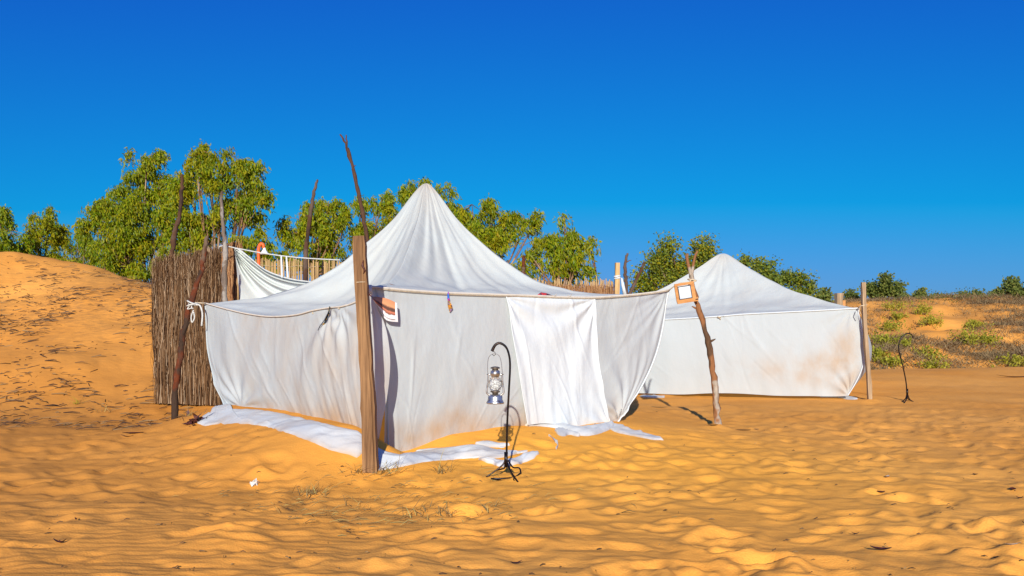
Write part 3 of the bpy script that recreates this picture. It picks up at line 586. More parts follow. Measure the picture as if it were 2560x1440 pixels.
c0 = P(903, 706, 8.78); MB().tube(ring(c0, .066, .066, tz=.003), .004, 5).build('rope_band', M_rope, root)
# left peeling pole
rootL, qL = pole('branch_pole', [(436, 1058, 13.2), (440, 960, 13.2), (452, 880, 13.2), (470, 780, 13.15), (500, 690, 13.2), (508, 640, 13.2), (518, 592, 13.2)], .052, .030, M_bark_red, 'crooked peeling reddish branch pole leaning in front of the brushwood screen', n=30, seed=4, stubs=4, wob=.007)
# pale pole beside screen
pole('branch_pole', [(562, 760, 14.6), (561, 690, 14.6), (563, 620, 14.6), (558, 560, 14.6), (553, 500, 14.6), (555, 478, 14.6)], .052, .018, M_bark_pale, 'pale flaking branch pole rising between the brushwood screen and the clothesline', seed=6, stubs=2, sink=1.6)
pole('branch_pole', [(430, 640, 17.0), (436, 590, 17.0), (450, 530, 17.0), (455, 470, 17.0), (455, 436, 17.0)], .05, .030, M_bark_dark, 'dark crooked pole sticking up behind the brushwood screen', seed=8, stubs=2, sink=2.2)
pole('branch_pole', [(764, 645, 18.0), (770, 580, 18.0), (778, 520, 18.0), (786, 480, 18.0), (793, 450, 18.0)], .055, .022, M_bark_dark, 'dark bare pole rising behind the clothesline, before the middle trees', seed=9, stubs=2, sink=2.2)
pole('branch_pole', [(928, 640, 13.7), (915, 580, 13.7), (898, 490, 13.7), (882, 420, 13.7), (868, 370, 13.7)], .036, .026, M_bark_dark, 'tallest forked branch pole sticking up above the squared timber post', seed=10, forks=(([(868, 374, 13.7), (862, 355, 13.7), (850, 336, 13.7)], .020, .013), ([(867, 372, 13.7), (866, 350, 13.7), (865, 337, 13.7)], .016, .008)), stubs=4, sink=2.3)
# right pole with forks
rootR, qR = pole('branch_pole', [(1794, 1070, 12.8), (1790, 1000, 12.8), (1783, 930, 12.8), (1770, 850, 12.8), (1748, 775, 12.8), (1733, 720, 12.8), (1727, 680, 12.8)], .055, .030, M_bark_mixed, 'bent forked branch pole carrying the framed mirror, right of the larger tent', n=34, seed=14,
                forks=(([(1727, 690, 12.8), (1722, 665, 12.8), (1718, 634, 12.8)], .028, .022), ([(1728, 688, 12.8), (1734, 660, 12.78), (1744, 628, 12.75)], .026, .016)), stubs=3, wob=.008)
pole('branch_pole', [(1566, 740, 18.5), (1565, 700, 18.5), (1562, 670, 18.5), (1568, 633, 18.5)], .045, .028, M_bark_dark, 'upright dark branch stub beside the wrapped square post', seed=15, forks=(([(1566, 656, 18.5), (1572, 652, 18.5), (1578, 650, 18.5)], .014, .006),), sink=2.0, stubs=1)
pole('branch_pole', [(1572, 742, 18.6), (1586, 710, 18.6), (1600, 680, 18.6), (1612, 655, 18.6)], .045, .022, M_bark_dark, 'slanting dark branch leaning right of the wrapped square post', seed=16, sink=1.8, stubs=1)
pole('branch_pole', [(1309, 690, 20.5), (1309, 665, 20.5), (1310, 640, 20.5)], .05, .035, M_bark_red, 'short reddish stake before the trees right of the larger roof', seed=17, sink=2.6, stubs=1)
def sq_post(name, bot, top, w_, mat, label, seed=1, wrap=None):
    root = empty(name, tuple(bot), label, 'post'); d = Vector(top) - Vector(bot); n = 14; VV = []; r_ = np.random.RandomState(seed)
    for i in range(n):
        t = i / (n - 1); c = Vector(bot) + d * t
        for x, y in ((-1, -1), (1, -1), (1, 1), (-1, 1)): VV.append((c.x + x * w_ / 2 * (1 + .08 * r_.normal()) + .01 * math.sin(t * 7), c.y + y * w_ / 2, c.z))
    fs = [(i * 4 + j, i * 4 + (j + 1) % 4, (i + 1) * 4 + (j + 1) % 4, (i + 1) * 4 + j) for i in range(n - 1) for j in range(4)] + [(n * 4 - 4, n * 4 - 3, n * 4 - 2, n * 4 - 1)]
    mesh('shaft', VV, fs, mat, root, smooth=False); return root
b_ = P(2176, 1002, 17.2); sp_ = sq_post('timber_post', b_ - Vector((0, 0, .3)), P(2157, 706, 17.2), .075, M_post2, 'thin pale grey-brown timber post at the right corner of the smaller tent', 3)
MB().tube(ring(P(2162, 763, 17.2), .05, .05, tz=.01), .006, 5).build('rope_band', M_rope, sp_)
b_ = P(1545, 745, 18.2); wr = sq_post('timber_post', Vector((b_.x, b_.y, -.2)), P(1543, 657, 18.2), .095, M_cane, 'square wooden post wrapped with white cloth at the end of the cane fence', 5)
mb = MB()
for k, yy in enumerate((690, 693, 696)): mb.tube(ring(P(1543, yy, 18.2), .062, .062, tz=.008 * (-1) ** k), .012, 6)
mb.build('cloth_wrap', M_cloth2, wr); MB().tube([P(1554, 695, 18.12), P(1557, 712, 18.1), P(1562, 738, 18.1)], [.02, .035, .045], 6, wob=.4).build('cloth_tail', M_cloth2, wr)
# two stumps behind smaller tent
for (px, py, w_, mt, lb) in ((2097, 733, .16, M_post2, 'thick grey stump post behind the right end of the smaller tent'), (2106, 751, .10, M_orange_wood, 'short orange-brown post beside the grey stump behind the smaller tent')):
    b_ = P(px, 790, 22); sq_post('timber_post', Vector((b_.x, b_.y, -.1)), P(px, py, 22), w_, mt, lb, int(px))

# ropes at corners
tied = empty('corner_rope', tuple(P(480, 762, 13.05)), 'white knotted rope looped round the peeling pole at the left tent corner', 'rope')
def squiggle(c, r, n, seed):
    r_ = np.random.RandomState(seed); return interp(np.array([[c[0] + r * r_.normal(0, .6), c[1] - .07 + .03 * r_.rand(), c[2] + r * r_.normal(0, .8)] for _ in range(n)]), np.linspace(0, 1, n * 5))
c_ = P(482, 762, 13.1)
mb = MB(); mb.tube(squiggle(c_, .05, 8, 2), .008, 6); mb.tube(ring(c_, .08, .08, tz=.02), .012, 6); mb.tube(ring(c_ + Vector((0, 0, .03)), .075, .08, tz=-.03), .012, 6); mb.build('knot', M_rope_w, tied)
MB().tube(interp(np.array([tuple(P(*p)) for p in ((484, 775, 13.0), (478, 792, 13.0), (480, 806, 13.0), (486, 795, 13.0), (484, 780, 13.0))]), np.linspace(0, 1, 20)), .010, 6).build('loop', M_rope_w, tied)
MB().tube(interp(np.array([tuple(P(*p)) for p in ((490, 762, 13.02), (500, 764, 13.02), (506, 785, 13.0), (504, 815, 13.0))]), np.linspace(0, 1, 16)), .013, 6).build('loose_end', M_rope_w, tied)
MB().tube([P(488, 757, 13.08), P(515, 758, 13.15)], .010, 6).build('tether', M_rope, tied)
rt = empty('corner_rope', tuple(P(1700, 715, 12.8)), 'cream rope tying the right tent corner to the mirror pole', 'rope')
MB().tube([P(1672, 726, 12.95), P(1682, 718, 12.9), P(1700, 708, 12.78), P(1730, 705, 12.72)], .009, 6).build('tether', M_rope, rt)
c_ = P(1730, 705, 12.8); MB().tube(ring(c_, .06, .06, tz=.02), .011, 6).tube(ring(c_ + Vector((0, 0, .03)), .058, .06, tz=-.01), .011, 6).tube(squiggle(c_ + Vector((-.05, 0, 0)), .04, 5, 4), .009, 6).build('knot', M_rope, rt)
rt = empty('corner_rope', tuple(P(2155, 768, 17.2)), 'cream rope tying the smaller tent to the thin pale post', 'rope')
MB().tube([P(2145, 771, 17.35), P(2150, 765, 17.2), P(2162, 763, 17.15)], .010, 6).build('tether', M_rope, rt)
MB().tube([P(2150, 766, 17.15), P(2148, 776, 17.1), P(2153, 787, 17.1)], .008, 6).build('loose_end', M_rope, rt)
mbt = MB()
for px, py in ((783, 778), (849, 769)): 
    q = onplane(A, B, px, py); mbt.tube(squiggle((q[0], q[1] + .03, q[2] - .01), .014, 4, px), .006, 5)
mbt.build('rim_tie', M_rope, tent)['kind'] = 'stuff'
q = onplane(T2L, T2R, 1797, 793); MB().tube(ring((q[0], q[1] - .04, q[2]), .03, .01, tz=0), .010, 6).tube([(q[0] - .03, q[1] - .04, q[2] + .02), (q[0] + .03, q[1] - .04, q[2] - .05)], .009, 5).build('rim_tie', M_rope, tent2)
mbt = MB()
for px, py in ((1385, 742), (1423, 742)):
    q = onplane(A, C, px, py); mbt.tube([(q[0], q[1] - .03, q[2]), (q[0] - .02, q[1] - .05, q[2] + .02), (q[0] - .03, q[1] - .05, q[2] - .03)], .003, 5).tube([(q[0], q[1] - .03, q[2]), (q[0] + .03, q[1] - .05, q[2] + .03)], .003, 5)
mbt.build('rim_tie', M_rope, tent)['kind'] = 'stuff'

# framed mirror on the pole
c_ = P(1713, 731, 12.66); fm = empty('framed_mirror', tuple(c_), 'small mirror with its sky reflection painted pale in an orange-brown board frame tied to the bent pole', 'mirror')
Mr = Matrix.Rotation(math.radians(-9), 3, 'Y')    # tilt in the picture plane
def fb(name, cx, cz, dx, dz, dy=.03, mat=M_orange_wood, oy=0):
    cc = c_ + Mr @ Vector((cx * .82, oy, cz * .82)); return MB().box(tuple(cc), (dx * .82, dy, dz * .82), Mr).build(name, mat, fm, smooth=False)
fb('frame_board', -.145, 0, .055, .305); fb('frame_board', .135, .01, .075, .30); fb('frame_board', .0, .150, .335, .045, .034, oy=-.004); fb('frame_board', .02, -.150, .37, .065, .034, oy=-.004)
fb('mirror_lining', -.008, .0, .235, .235, .02, M_black, -.008); fb('mirror_pane', -.008, 0, .205, .205, .012, M_mirror, -.018)
MB().tube([c_ + Mr @ Vector((.127, -.024, -.123)), c_ + Mr @ Vector((.165, -.024, -.123))], .008, 5).build('notch', M_black, fm)

# ------------------------------------------------------------------ printed picture at the post
pr = empty('printed_picture', tuple(P(960, 770, 9.2)), 'curled photographic print of a reddish landscape hanging from the near tent corner', 'picture')
tl, trr, br, bl = (930, 742), (993, 757), (995, 805), (963, 800)
U, V = np.meshgrid(np.linspace(0, 1, 26), np.linspace(0, 1, 22), indexing='ij')
top = interp([(928, 741), (950, 743), (972, 748), (992, 758)], U); bot = interp([(934, 752), (953, 783), (968, 801), (995, 805)], U)
q = top * (1 - V[..., None]) + bot * V[..., None]; kx_ = (q[..., 0] - 1280) / F; t_ = (kx_ * A[1] - A[0]) / ((C - A)[0] - kx_ * (C - A)[1]); Yd = A[1] + t_ * (C - A)[1] - .10 - .05 * U - .035 * np.sin(PI * V)
Xp = (q[..., 0] - 1280) / F * Yd; Zp = EYE - (q[..., 1] - HY) / F * Yd
M_print = material('printed_paper', (.8, .5, .35), .45)
au = N(M_print, 'ShaderNodeAttribute', attribute_name='pv'); av = N(M_print, 'ShaderNodeAttribute', attribute_name='pu')
ad = N(M_print, 'ShaderNodeMath', operation='ADD'); nz = noise(M_print, 22, 3); mm = N(M_print, 'ShaderNodeMath', operation='MULTIPLY_ADD'); L(M_print, nz, mm.inputs[0]); mm.inputs[1].default_value = .16; mm.inputs[2].default_value = -.08
L(M_print, au.outputs['Fac'], ad.inputs[0]); L(M_print, mm.outputs[0], ad.inputs[1])
cc = ramp(M_print, ad.outputs[0], [(.0, (.62, .26, .12)), (.30, (.70, .33, .15)), (.38, (.10, .05, .04)), (.50, (.14, .07, .04)), (.54, (.62, .20, .12)), (.66, (.20, .09, .06)), (.70, (.8, .8, .84)), (.86, (.85, .85, .88)), (.88, (.12, .07, .07)), (.94, (.82, .82, .84))])
edge = ramp(M_print, av.outputs['Fac'], [(.0, (0, 0, 0)), (.90, (0, 0, 0)), (.91, (1, 1, 1)), (1, (1, 1, 1))]); base(M_print, mixc(M_print, edge, cc, (.85, .85, .87)))
mesh('print_sheet', np.stack([Xp, Yd, Zp], -1).reshape(-1, 3), gridfaces(26, 22), M_print, pr, attr={'pv': V.reshape(-1), 'pu': U.reshape(-1)})
MB().tube([P(928, 741, 9.48), P(922, 735, 9.15), P(916, 728, 8.9)], .006, 5).build('tie', M_red_cloth, pr)
MB().box(tuple(P(925, 724, 9.35)), (.035, .05, .10)).build('corner_patch', M_cloth2, tent)

# ribbons
M_rib = material('printed_ribbon', (.3, .2, .1), .7); base(M_rib, ramp(M_rib, noise(M_rib, 26, 2), [(.38, (.10, .05, .02)), (.47, (.75, .28, .02)), (.55, (.16, .11, .03)), (.7, (.35, .2, .4))]))
M_rib2 = material('blue_purple_ribbon', (.02, .1, .5), .7); base(M_rib2, ramp(M_rib2, noise(M_rib2, 26, 1), [(.45, (.02, .12, .5)), (.55, (.4, .02, .25))]))
M_rib3 = material('dark_striped_ribbon', (.05, .06, .03), .7); base(M_rib3, ramp(M_rib3, noise(M_rib3, 30, 1), [(.42, (.03, .05, .06)), (.52, (.02, .02, .02)), (.62, (.4, .25, .05))]))
def strip(pts, ws, tw=.01):
    V = []; n = len(pts)
    for i, (p, w_) in enumerate(zip(pts, ws)): V += [(p[0] - w_ / 2, p[1] + tw * math.sin(i), p[2]), (p[0] + w_ / 2, p[1] - tw * math.cos(i), p[2])]
    V2_ = [(x, y + .003, z) for x, y, z in V]; m = len(V)
    f = [(2 * i, 2 * i + 1, 2 * i + 3, 2 * i + 2) for i in range(n - 1)]; f += [(a + m, d + m, c + m, b + m) for a, b, c, d in [(q[0], q[1], q[2], q[3]) for q in f]]
    f += [(2 * i, 2 * i + 2, 2 * i + 2 + m, 2 * i + m) for i in range(n - 1)] + [(2 * i + 3, 2 * i + 1, 2 * i + 1 + m, 2 * i + 3 + m) for i in range(n - 1)]
    return MB().add(V + V2_, f)
def onw(P0, P1, px, py, dy=-.06): q = onplane(P0, P1, px, py); return (q[0], q[1] + dy, q[2])
rb = empty('ribbon', onw(A, C, 1124, 735), 'orange and blue twisted ribbon tied over the rim of the right tent wall', 'ribbon')
strip([onw(A, C, *p) for p in ((1122, 730), (1121, 738), (1122, 748), (1123, 753))], [.012, .02, .028, .012]).build('upper_band', M_rib2, rb)
strip([onw(A, C, *p) for p in ((1122, 752), (1125, 762), (1127, 770), (1126, 780))], [.02, .048, .052, .01]).build('lower_band', M_rib, rb)
rb = strip([onw(A, C, *p, dy=-.05) for p in ((968, 711), (975, 710), (982, 712), (988, 713))], [.004, .012, .02, .02], .012).build('ribbon', M_rib); tag(rb, 'tiny olive and lilac ribbon sticking up above the rim near the printed picture', 'ribbon')
rb = empty('ribbon', onw(A, B, 826, 770), 'thin dark striped ribbon dangling from the left wall rim', 'ribbon')
strip([onw(A, B, *p) for p in ((827, 766), (824, 785), (815, 805), (806, 818), (800, 834))], [.012, .026, .022, .012, .006]).build('band', M_rib3, rb)
strip([onw(A, B, *p, dy=-.08) for p in ((825, 780), (815, 800), (803, 815), (798, 826))], [.012, .014, .010, .006]).build('band', M_black, rb)
rc = empty('red_cloth', onw(A, C, 1365, 738, .2), 'small red and dark bundle peeping over the rim above the door curtain', 'cloth bundle')
MB().tube([onw(A, C, 1345, 738, .1), onw(A, C, 1353, 735, .1), onw(A, C, 1366, 737, .1), onw(A, C, 1382, 739, .1)], [.01, .025, .022, .006], 7, wob=.4).build('bundle', M_red_cloth, rc)

# ------------------------------------------------------------------ lantern stand (shepherd's hook), lantern
def bez(pts, n): return interp(np.array([tuple(p) for p in pts]), np.linspace(0, 1, n))
def stand_near():
    Y0 = 8.62
    root = empty('lantern_stand', tuple(P(1265, 1190, Y0)), 'black iron hook stand holding the lantern in front of the right tent wall', 'stand')
    st = bez([P(*p, Y0) for p in ((1266, 1165), (1268, 1060), (1272, 980), (1275, 920), (1273, 890), (1265, 868), (1250, 858), (1238, 863), (1230, 878))], 60)
    MB().tube(st, np.concatenate([np.full(34, .0105), np.linspace(.0105, .016, 26)]), 9).build('stem', M_iron, root)
    MB().tube([P(1265, 1168, Y0), P(1265, 1131, Y0)], .018, 8).build('collar', M_iron, root)
    # four bent rod legs, splayed and returned to the ground
    L1 = bez([P(1262, 1130, Y0), P(1261, 1155, Y0), P(1245, 1172, Y0 - .02), P(1215, 1193, Y0 - .04)], 20)
    L2 = bez([P(1268, 1130, Y0), P(1268, 1155, Y0 - .02), P(1278, 1180, Y0 - .12), P(1300, 1212, Y0 - .24)], 20)
    L3 = bez([P(1270, 1150, Y0), P(1282, 1168, Y0 + .02), P(1298, 1170, Y0 + .04), P(1302, 1182, Y0 + .0)], 18)
    L4 = bez([P(1264, 1150, Y0 + .02), P(1262, 1168, Y0 + .10), P(1256, 1172, Y0 + .15), P(1240, 1176, Y0 + .2)], 14)
    F1 = bez([P(1302, 1182, Y0), P(1285, 1193, Y0 - .06), P(1255, 1196, Y0 - .08), P(1232, 1196, Y0 - .08)], 18)
    F2 = bez([P(1228, 1196, Y0 - .08), P(1258, 1203, Y0 - .16), P(1282, 1209, Y0 - .2), P(1300, 1212, Y0 - .24)], 18)
    for l_ in (L1, L2, L3, L4): MB().tube(l_, .008, 7).build('leg', M_iron, root)
    for l_ in (F1, F2): MB().tube(l_, .008, 7).build('foot_rod', M_iron, root)
    MB().tube([P(1285, 1188, Y0 - .1), P(1284, 1200, Y0 - .15), P(1298, 1211, Y0 - .22)], .006, 6).build('foot_rod', M_iron, root)
    MB().tube(ring(P(1234, 882, Y0), .001, .001) if False else [P(1230, 878, Y0), P(1237, 880, Y0), P(1239, 886, Y0), P(1235, 890, Y0), P(1231, 886, Y0)], .0035, 6).build('hook_eye', M_iron, root)
stand_near()
def lantern():
    Y0 = 8.62; s = Y0 / F; ground_z = P(1238, 1008, Y0).z; cx = P(1238, 1008, Y0).x
    root = empty('lantern', (cx, Y0, ground_z), 'old tin hurricane lantern with glass globe hanging from the black hook', 'lantern')
    z = lambda py: ground_z + (1008 - py) * s
    c = (cx, Y0, 0); R_ = lambda px: px * s
    MB().lathe(c, [(R_(22), z(1009)), (R_(22.5), z(1006)), (R_(20), z(1002)), (R_(18.5), z(998)), (R_(18.5), z(992)), (R_(17), z(989)), (R_(11), z(986)), (R_(4), z(985))], 28).build('fuel_tank', M_tin, root)
    MB().lathe(c, [(R_(7), z(986)), (R_(7.5), z(982)), (R_(12), z(980)), (R_(12.5), z(978)), (R_(9), z(976)), (R_(5), z(975))], 20).build('burner', M_tin_d, root)
    MB().lathe(c, [(R_(8.5), z(977)), (R_(13), z(970)), (R_(15.5), z(960)), (R_(14.5), z(951)), (R_(10), z(945)), (R_(8.5), z(942))], 28).build('glass_globe', M_glass, root)
    MB().lathe(c, [(R_(9.5), z(943)), (R_(10), z(940)), (R_(12), z(938)), (R_(12), z(928)), (R_(9), z(926)), (R_(8.5), z(925))], 24).build('chimney', M_tin, root)
    MB().lathe(c, [(R_(8), z(926)), (R_(7.5), z(922)), (R_(12.5), z(921)), (R_(11), z(918)), (R_(6), z(916.5)), (R_(1), z(916))], 22).build('vent_cap', M_tin_d, root)
    for sx in (-1, 1):
        MB().tube(bez([(cx + sx * R_(12), Y0, z(936)), (cx + sx * R_(17), Y0, z(938)), (cx + sx * R_(18), Y0, z(955)), (cx + sx * R_(21), Y0, z(975)), (cx + sx * R_(20), Y0, z(983)), (cx + sx * R_(12), Y0, z(989))], 26), R_(2.3), 8).build('side_tube', M_tin, root)
        MB().tube(ring((cx + sx * R_(17.5), Y0, z(936)), R_(2.5), R_(1)), R_(1.3), 6).build('handle_ear', M_tin_d, root)
    # crossed guard wires round the globe
    g = MB()
    for ph in np.linspace(0, PI, 4, endpoint=False):
        for sgn in (1, -1):
            pts = [(cx + R_(16.5 if .2 < t < .8 else 13) * math.cos(ph + sgn * (t - .5) * 2.4), Y0 + R_(16.5 if .2 < t < .8 else 13) * math.sin(ph + sgn * (t - .5) * 2.4), z(975 - 30 * t)) for t in np.linspace(0, 1, 12)]
            g.tube(pts, R_(.7), 5)
    g.build('guard_wire', M_wire, root)
    MB().tube(bez([(cx + R_(-18), Y0, z(936)), (cx + R_(-19), Y0, z(925)), (cx + R_(-18), Y0, z(900)), (cx + R_(-12), Y0, z(888)), (cx + R_(-1), Y0, z(884)), (cx + R_(10), Y0, z(890)), (cx + R_(15), Y0, z(905)), (cx + R_(17), Y0, z(922)), (cx + R_(18), Y0, z(936))], 40), R_(.9), 6).build('bail_handle', M_wire, root)
lantern()
Yb = 16.9
root = empty('lantern_stand', tuple(P(2268, 1000, Yb)), 'empty black iron hook stand out on the open sand at the far right', 'stand')
MB().tube(bez([P(*p, Yb) for p in ((2267, 985), (2265, 955), (2257, 915), (2248, 880), (2247, 862), (2254, 844), (2267, 834), (2278, 836), (2283, 846))], 50), .012, 8).build('stem', M_iron, root)
MB().tube([P(2268, 990, Yb), P(2268, 972, Yb)], .02, 8).build('collar', M_iron, root)
for pp in (((2267, 985, 0), (2264, 996, -.02), (2254, 1006, -.05)), ((2268, 985, 0), (2266, 998, -.1), (2260, 1008, -.2)), ((2269, 985, 0), (2274, 998, 0), (2283, 1004, 0), (2294, 1007, 0)), ((2268, 985, .02), (2270, 997, .1), (2279, 1002, .2))):
    MB().tube(bez([P(a, b, Yb + c) for a, b, c in pp], 12), .010, 6).build('leg', M_iron, root)

# ------------------------------------------------------------------ brushwood screen
def brush(name, pts0, pts1, base_dx, count, label, mat, seed, wr=.006, thick=.09, top_rag=.10, single=260, group=None):
    """screen from ground point pts0 to pts1; pts = (x, y, ztop)"""
    root = empty(name, (pts0[0], pts0[1], gz(pts0[0], pts0[1])), label, 'fence', group); r_ = np.random.RandomState(seed)
    d = np.array([pts1[0] - pts0[0], pts1[1] - pts0[1]]); ln = np.hypot(*d); u_ = d / ln; n_ = np.array([u_[1], -u_[0]]); 
    if n_[1] > 0: n_ = -n_
    big = MB(); VV = []; FF = []; nv = 0
    def twig(x0, o, z0, z1, w_, lean, k=5):
        v = []; m = 6; ph = r_.rand() * 6.3; wa = .012 + .022 * r_.rand()
        for i in range(m):
            t = i / (m - 1); s = min(max(x0 + lean * t + wa * math.sin(ph + t * 8), -.08), ln + .08); oo = o + .03 * math.sin(ph * 2 + t * 5); ww = w_ * (1 - .5 * t)
            cxx = pts0[0] + u_[0] * s + n_[0] * oo; cyy = pts0[1] + u_[1] * s + n_[1] * oo; z = z0 + (z1 - z0) * t
            v += [(cxx - u_[0] * ww, cyy - u_[1] * ww, z), (cxx + n_[0] * ww, cyy + n_[1] * ww, z), (cxx + u_[0] * ww, cyy + u_[1] * ww, z)]
        f = []
        for i in range(m - 1):
            for a, b in ((0, 1), (1, 2)): f.append((i * 3 + a, i * 3 + b, (i + 1) * 3 + b, (i + 1) * 3 + a))
        return v, f
    for i in range(count):
        s = r_.rand() * ln; t = s / ln; zt = pts0[2] * (1 - t) + pts1[2] * t; zb = gz(pts0[0] + u_[0] * s, pts0[1] + u_[1] * s) if i % 20 == 0 else zb
        o = thick * (.2 + .8 * r_.rand()); full = r_.rand() < .35
        z0 = zb + (0.02 if full else r_.rand() * (zt - zb) * .8); z1 = min(zt - r_.rand() ** 2 * top_rag * 3 + top_rag, z0 + r_.uniform(.5, 1.5)) if not full else zt + r_.normal() * top_rag * .6
        if z0 > z1 - .1: z0 = z1 - .5
        v, f = twig(s, o, z0, z1, wr * r_.uniform(.5, 1.6), r_.normal() * .09)
        if i >= count - single: mesh('twig', v, f, mat, root)
        else: VV += v; FF += [tuple(a + nv for a in q) for q in f]; nv += len(v)
    for i in range(count // 22):
        e = r_.rand(); s = -.02 if e < .3 else (ln + .02 if e < .4 else r_.rand() * ln); t = min(max(s / ln, 0), 1); zt = pts0[2] * (1 - t) + pts1[2] * t; zb = gz(pts0[0] + u_[0] * s, pts0[1] + u_[1] * s)
        z0 = zb + (r_.rand() * (zt - zb) if e < .4 else zt - zb - .35); v, f = twig(s, thick * r_.uniform(.2, 1.3), z0, z0 + r_.uniform(.25, .5), wr * .7, r_.normal() * .14); VV += v; FF += [tuple(a + nv for a in q) for q in f]; nv += len(v)
    o = mesh('brushwood', VV, FF, mat, root); o['kind'] = 'stuff'
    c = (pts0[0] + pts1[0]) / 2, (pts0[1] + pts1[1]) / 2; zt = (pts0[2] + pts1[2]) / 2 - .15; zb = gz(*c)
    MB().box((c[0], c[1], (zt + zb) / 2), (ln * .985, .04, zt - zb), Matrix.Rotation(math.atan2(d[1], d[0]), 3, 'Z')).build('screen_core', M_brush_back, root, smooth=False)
    return root, u_, n_, ln
p0 = P(403, 664, 15.9); p1 = P(562, 634, 15.5)
br_, u_, n_, ln_ = brush('brushwood_screen', (p0.x, p0.y, p0.z), (p1.x, p1.y, p1.z), 0, 7600, 'tall grey-brown brushwood screen left of the larger tent', M_brush, 5, wr=.0045, thick=.16, top_rag=.13)
for k, t in enumerate((.22, .5, .8)):   # binding wires
    pts = [(p0.x + u_[0] * s + n_[0] * .1, p0.y + u_[1] * s + n_[1] * .1, .3 + t * 2.3 + .02 * math.sin(s * 4)) for s in np.linspace(.05, ln_ - .05, 20)]
    MB().tube(pts, .0035, 4).build('binding_wire', M_wire, br_)
q0 = P(573, 622, 15.3); q1 = P(602, 618, 15.15)
brush('brushwood_screen', (q0.x, q0.y, q0.z), (q1.x, q1.y, q1.z), 0, 1100, 'narrow reddish brushwood screen piece between the pale pole and the hanging cloth', M_brush_red, 6, single=60, wr=.008)
MB().tube([P(594, 625, 15.0), P(595, 700, 15.0), P(596, 760, 15.0)], .012, 6).build('edge_cane', M_cane, None)['label'] = 'thin orange cane upright at the edge of the hanging cloth'
bpy.data.objects['edge_cane']['category'] = 'cane'

# cane fences
def cane_fence(name, pa, pb, n, label, seed, zlow, gaps=(), r=.012, rag=.03):
    root = empty(name, (pa[0], pa[1], 0), label, 'fence'); r_ = np.random.RandomState(seed); proto = None
    me_ = MB().tube([(0, 0, 0), (.003, 0, .5), (0, 0, 1)], [1, .95, .9], 6).build('tmp', M_cane); mm_ = me_.data; bpy.data.objects.remove(me_)
    for v in mm_.vertices:
        pass
    for i in range(n):
        t = (i + .5) / n
        if any(a < t < b for a, b in gaps): continue
        x = pa[0] + (pb[0] - pa[0]) * t; y = pa[1] + (pb[1] - pa[1]) * t + r_.normal() * .006; zt = pa[2] + (pb[2] - pa[2]) * t + rag * r_.normal() + .02 * math.sin(t * 25)
        o = bpy.data.objects.new('cane', mm_); COL.objects.link(o); o.parent = root; rr = r * r_.uniform(.75, 1.2)
        o.location = (x - pa[0], y - pa[1], zlow); o.scale = (rr, rr, zt - zlow); o.rotation_euler = (r_.normal() * .008, r_.normal() * .012, r_.rand() * 6)
    for zz in (.12, .45):
        MB().tube([(pa[0] + (pb[0] - pa[0]) * t, pa[1] + (pb[1] - pa[1]) * t - .02, pa[2] + (pb[2] - pa[2]) * t - zz + .015 * math.sin(t * 30)) for t in np.linspace(0, 1, 30)], .005, 4).build('binding_wire', M_rope, root)
    return root
a_ = P(640, 650, 19.5); b_ = P(875, 655, 19.0)
cane_fence('cane_fence', tuple(a_), tuple(b_), 105, 'tan split-cane fence seen under the clothesline between the screen and the larger tent', 3, .6)
a_ = P(1318, 699, 19.2); b_ = P(1540, 703, 18.8)
cane_fence('cane_fence', tuple(a_), tuple(b_), 100, 'tan cane fence with gaps right of the larger tent roof', 4, .9, gaps=((.10, .28) if False else (.205, .31), (.39, .47), (.50, .55), (.57, .60)))
brush('brushwood_screen', (P(1312, 716, 18.6).x, 18.6, P(1312, 716, 18.6).z), (P(1536, 717, 18.4).x, 18.4, P(1536, 717, 18.4).z), 0, 1500, 'low ragged reddish brushwood screen in front of the gapped cane fence', M_brush_red, 9, single=120, top_rag=.06, wr=.007)

# clothesline, cloth, straps
cl = empty('clothesline', tuple(P(556, 616, 14.7)), 'white cord stretched from the pale pole across to the larger tent roof', 'clothesline')
def lp(t): a = P(540, 622, 14.8); b = P(560, 614, 14.7); e = P(850, 650, 13.9); return [(b.x + (e.x - b.x) * q, b.y + (e.y - b.y) * q, b.z + (e.z - b.z) * q - .05 * math.sin(PI * q)) for q in t]
MB().tube([P(546, 625, 14.75), P(549, 616, 14.7)] + lp(np.linspace(0, 1, 26)), .011, 6).build('cord', M_rope_w, cl)
hc = empty('hanging_cloth', tuple(P(600, 640, 14.6)), 'blue-white cloth slung from the clothesline beside the brushwood screen', 'cloth')
U, V = np.meshgrid(np.linspace(0, 1, 90), np.linspace(0, 1, 50), indexing='ij')
top = interp([(586, 620), (600, 625), (625, 645), (660, 673), (700, 690), (740, 700), (790, 706)], U); bot = interp([(600, 752), (640, 748), (680, 745), (720, 740), (760, 735), (800, 728), (830, 718)], U)
q = top * (1 - V[..., None]) + bot * V[..., None]; th_ = np.arctan2(V * 1.2, U * 1.5 + .02); dd = np.hypot(U * 1.5, V * 1.2)
Yc = 14.6 - .13 * np.sin(th_ * 19 + 1.4 * np.sin(th_ * 6)) * np.exp(-dd / 1.0) * sst(0, .15, dd) - .5 * U
mesh('sheet', np.stack([(q[..., 0] - 1280) / F * Yc, Yc, EYE - (q[..., 1] - HY) / F * Yc], -1).reshape(-1, 3), gridfaces(90, 50), M_roof, hc, attr={'stain': np.full(4500, .02)})
q = np.stack([(top[:, 0, 0] - 1280) / F * Yc[:, 0], Yc[:, 0], EYE - (top[:, 0, 1] - HY) / F * Yc[:, 0]], -1); MB().tube(q, .012, 6).build('edge_cord', M_rope_w, hc)
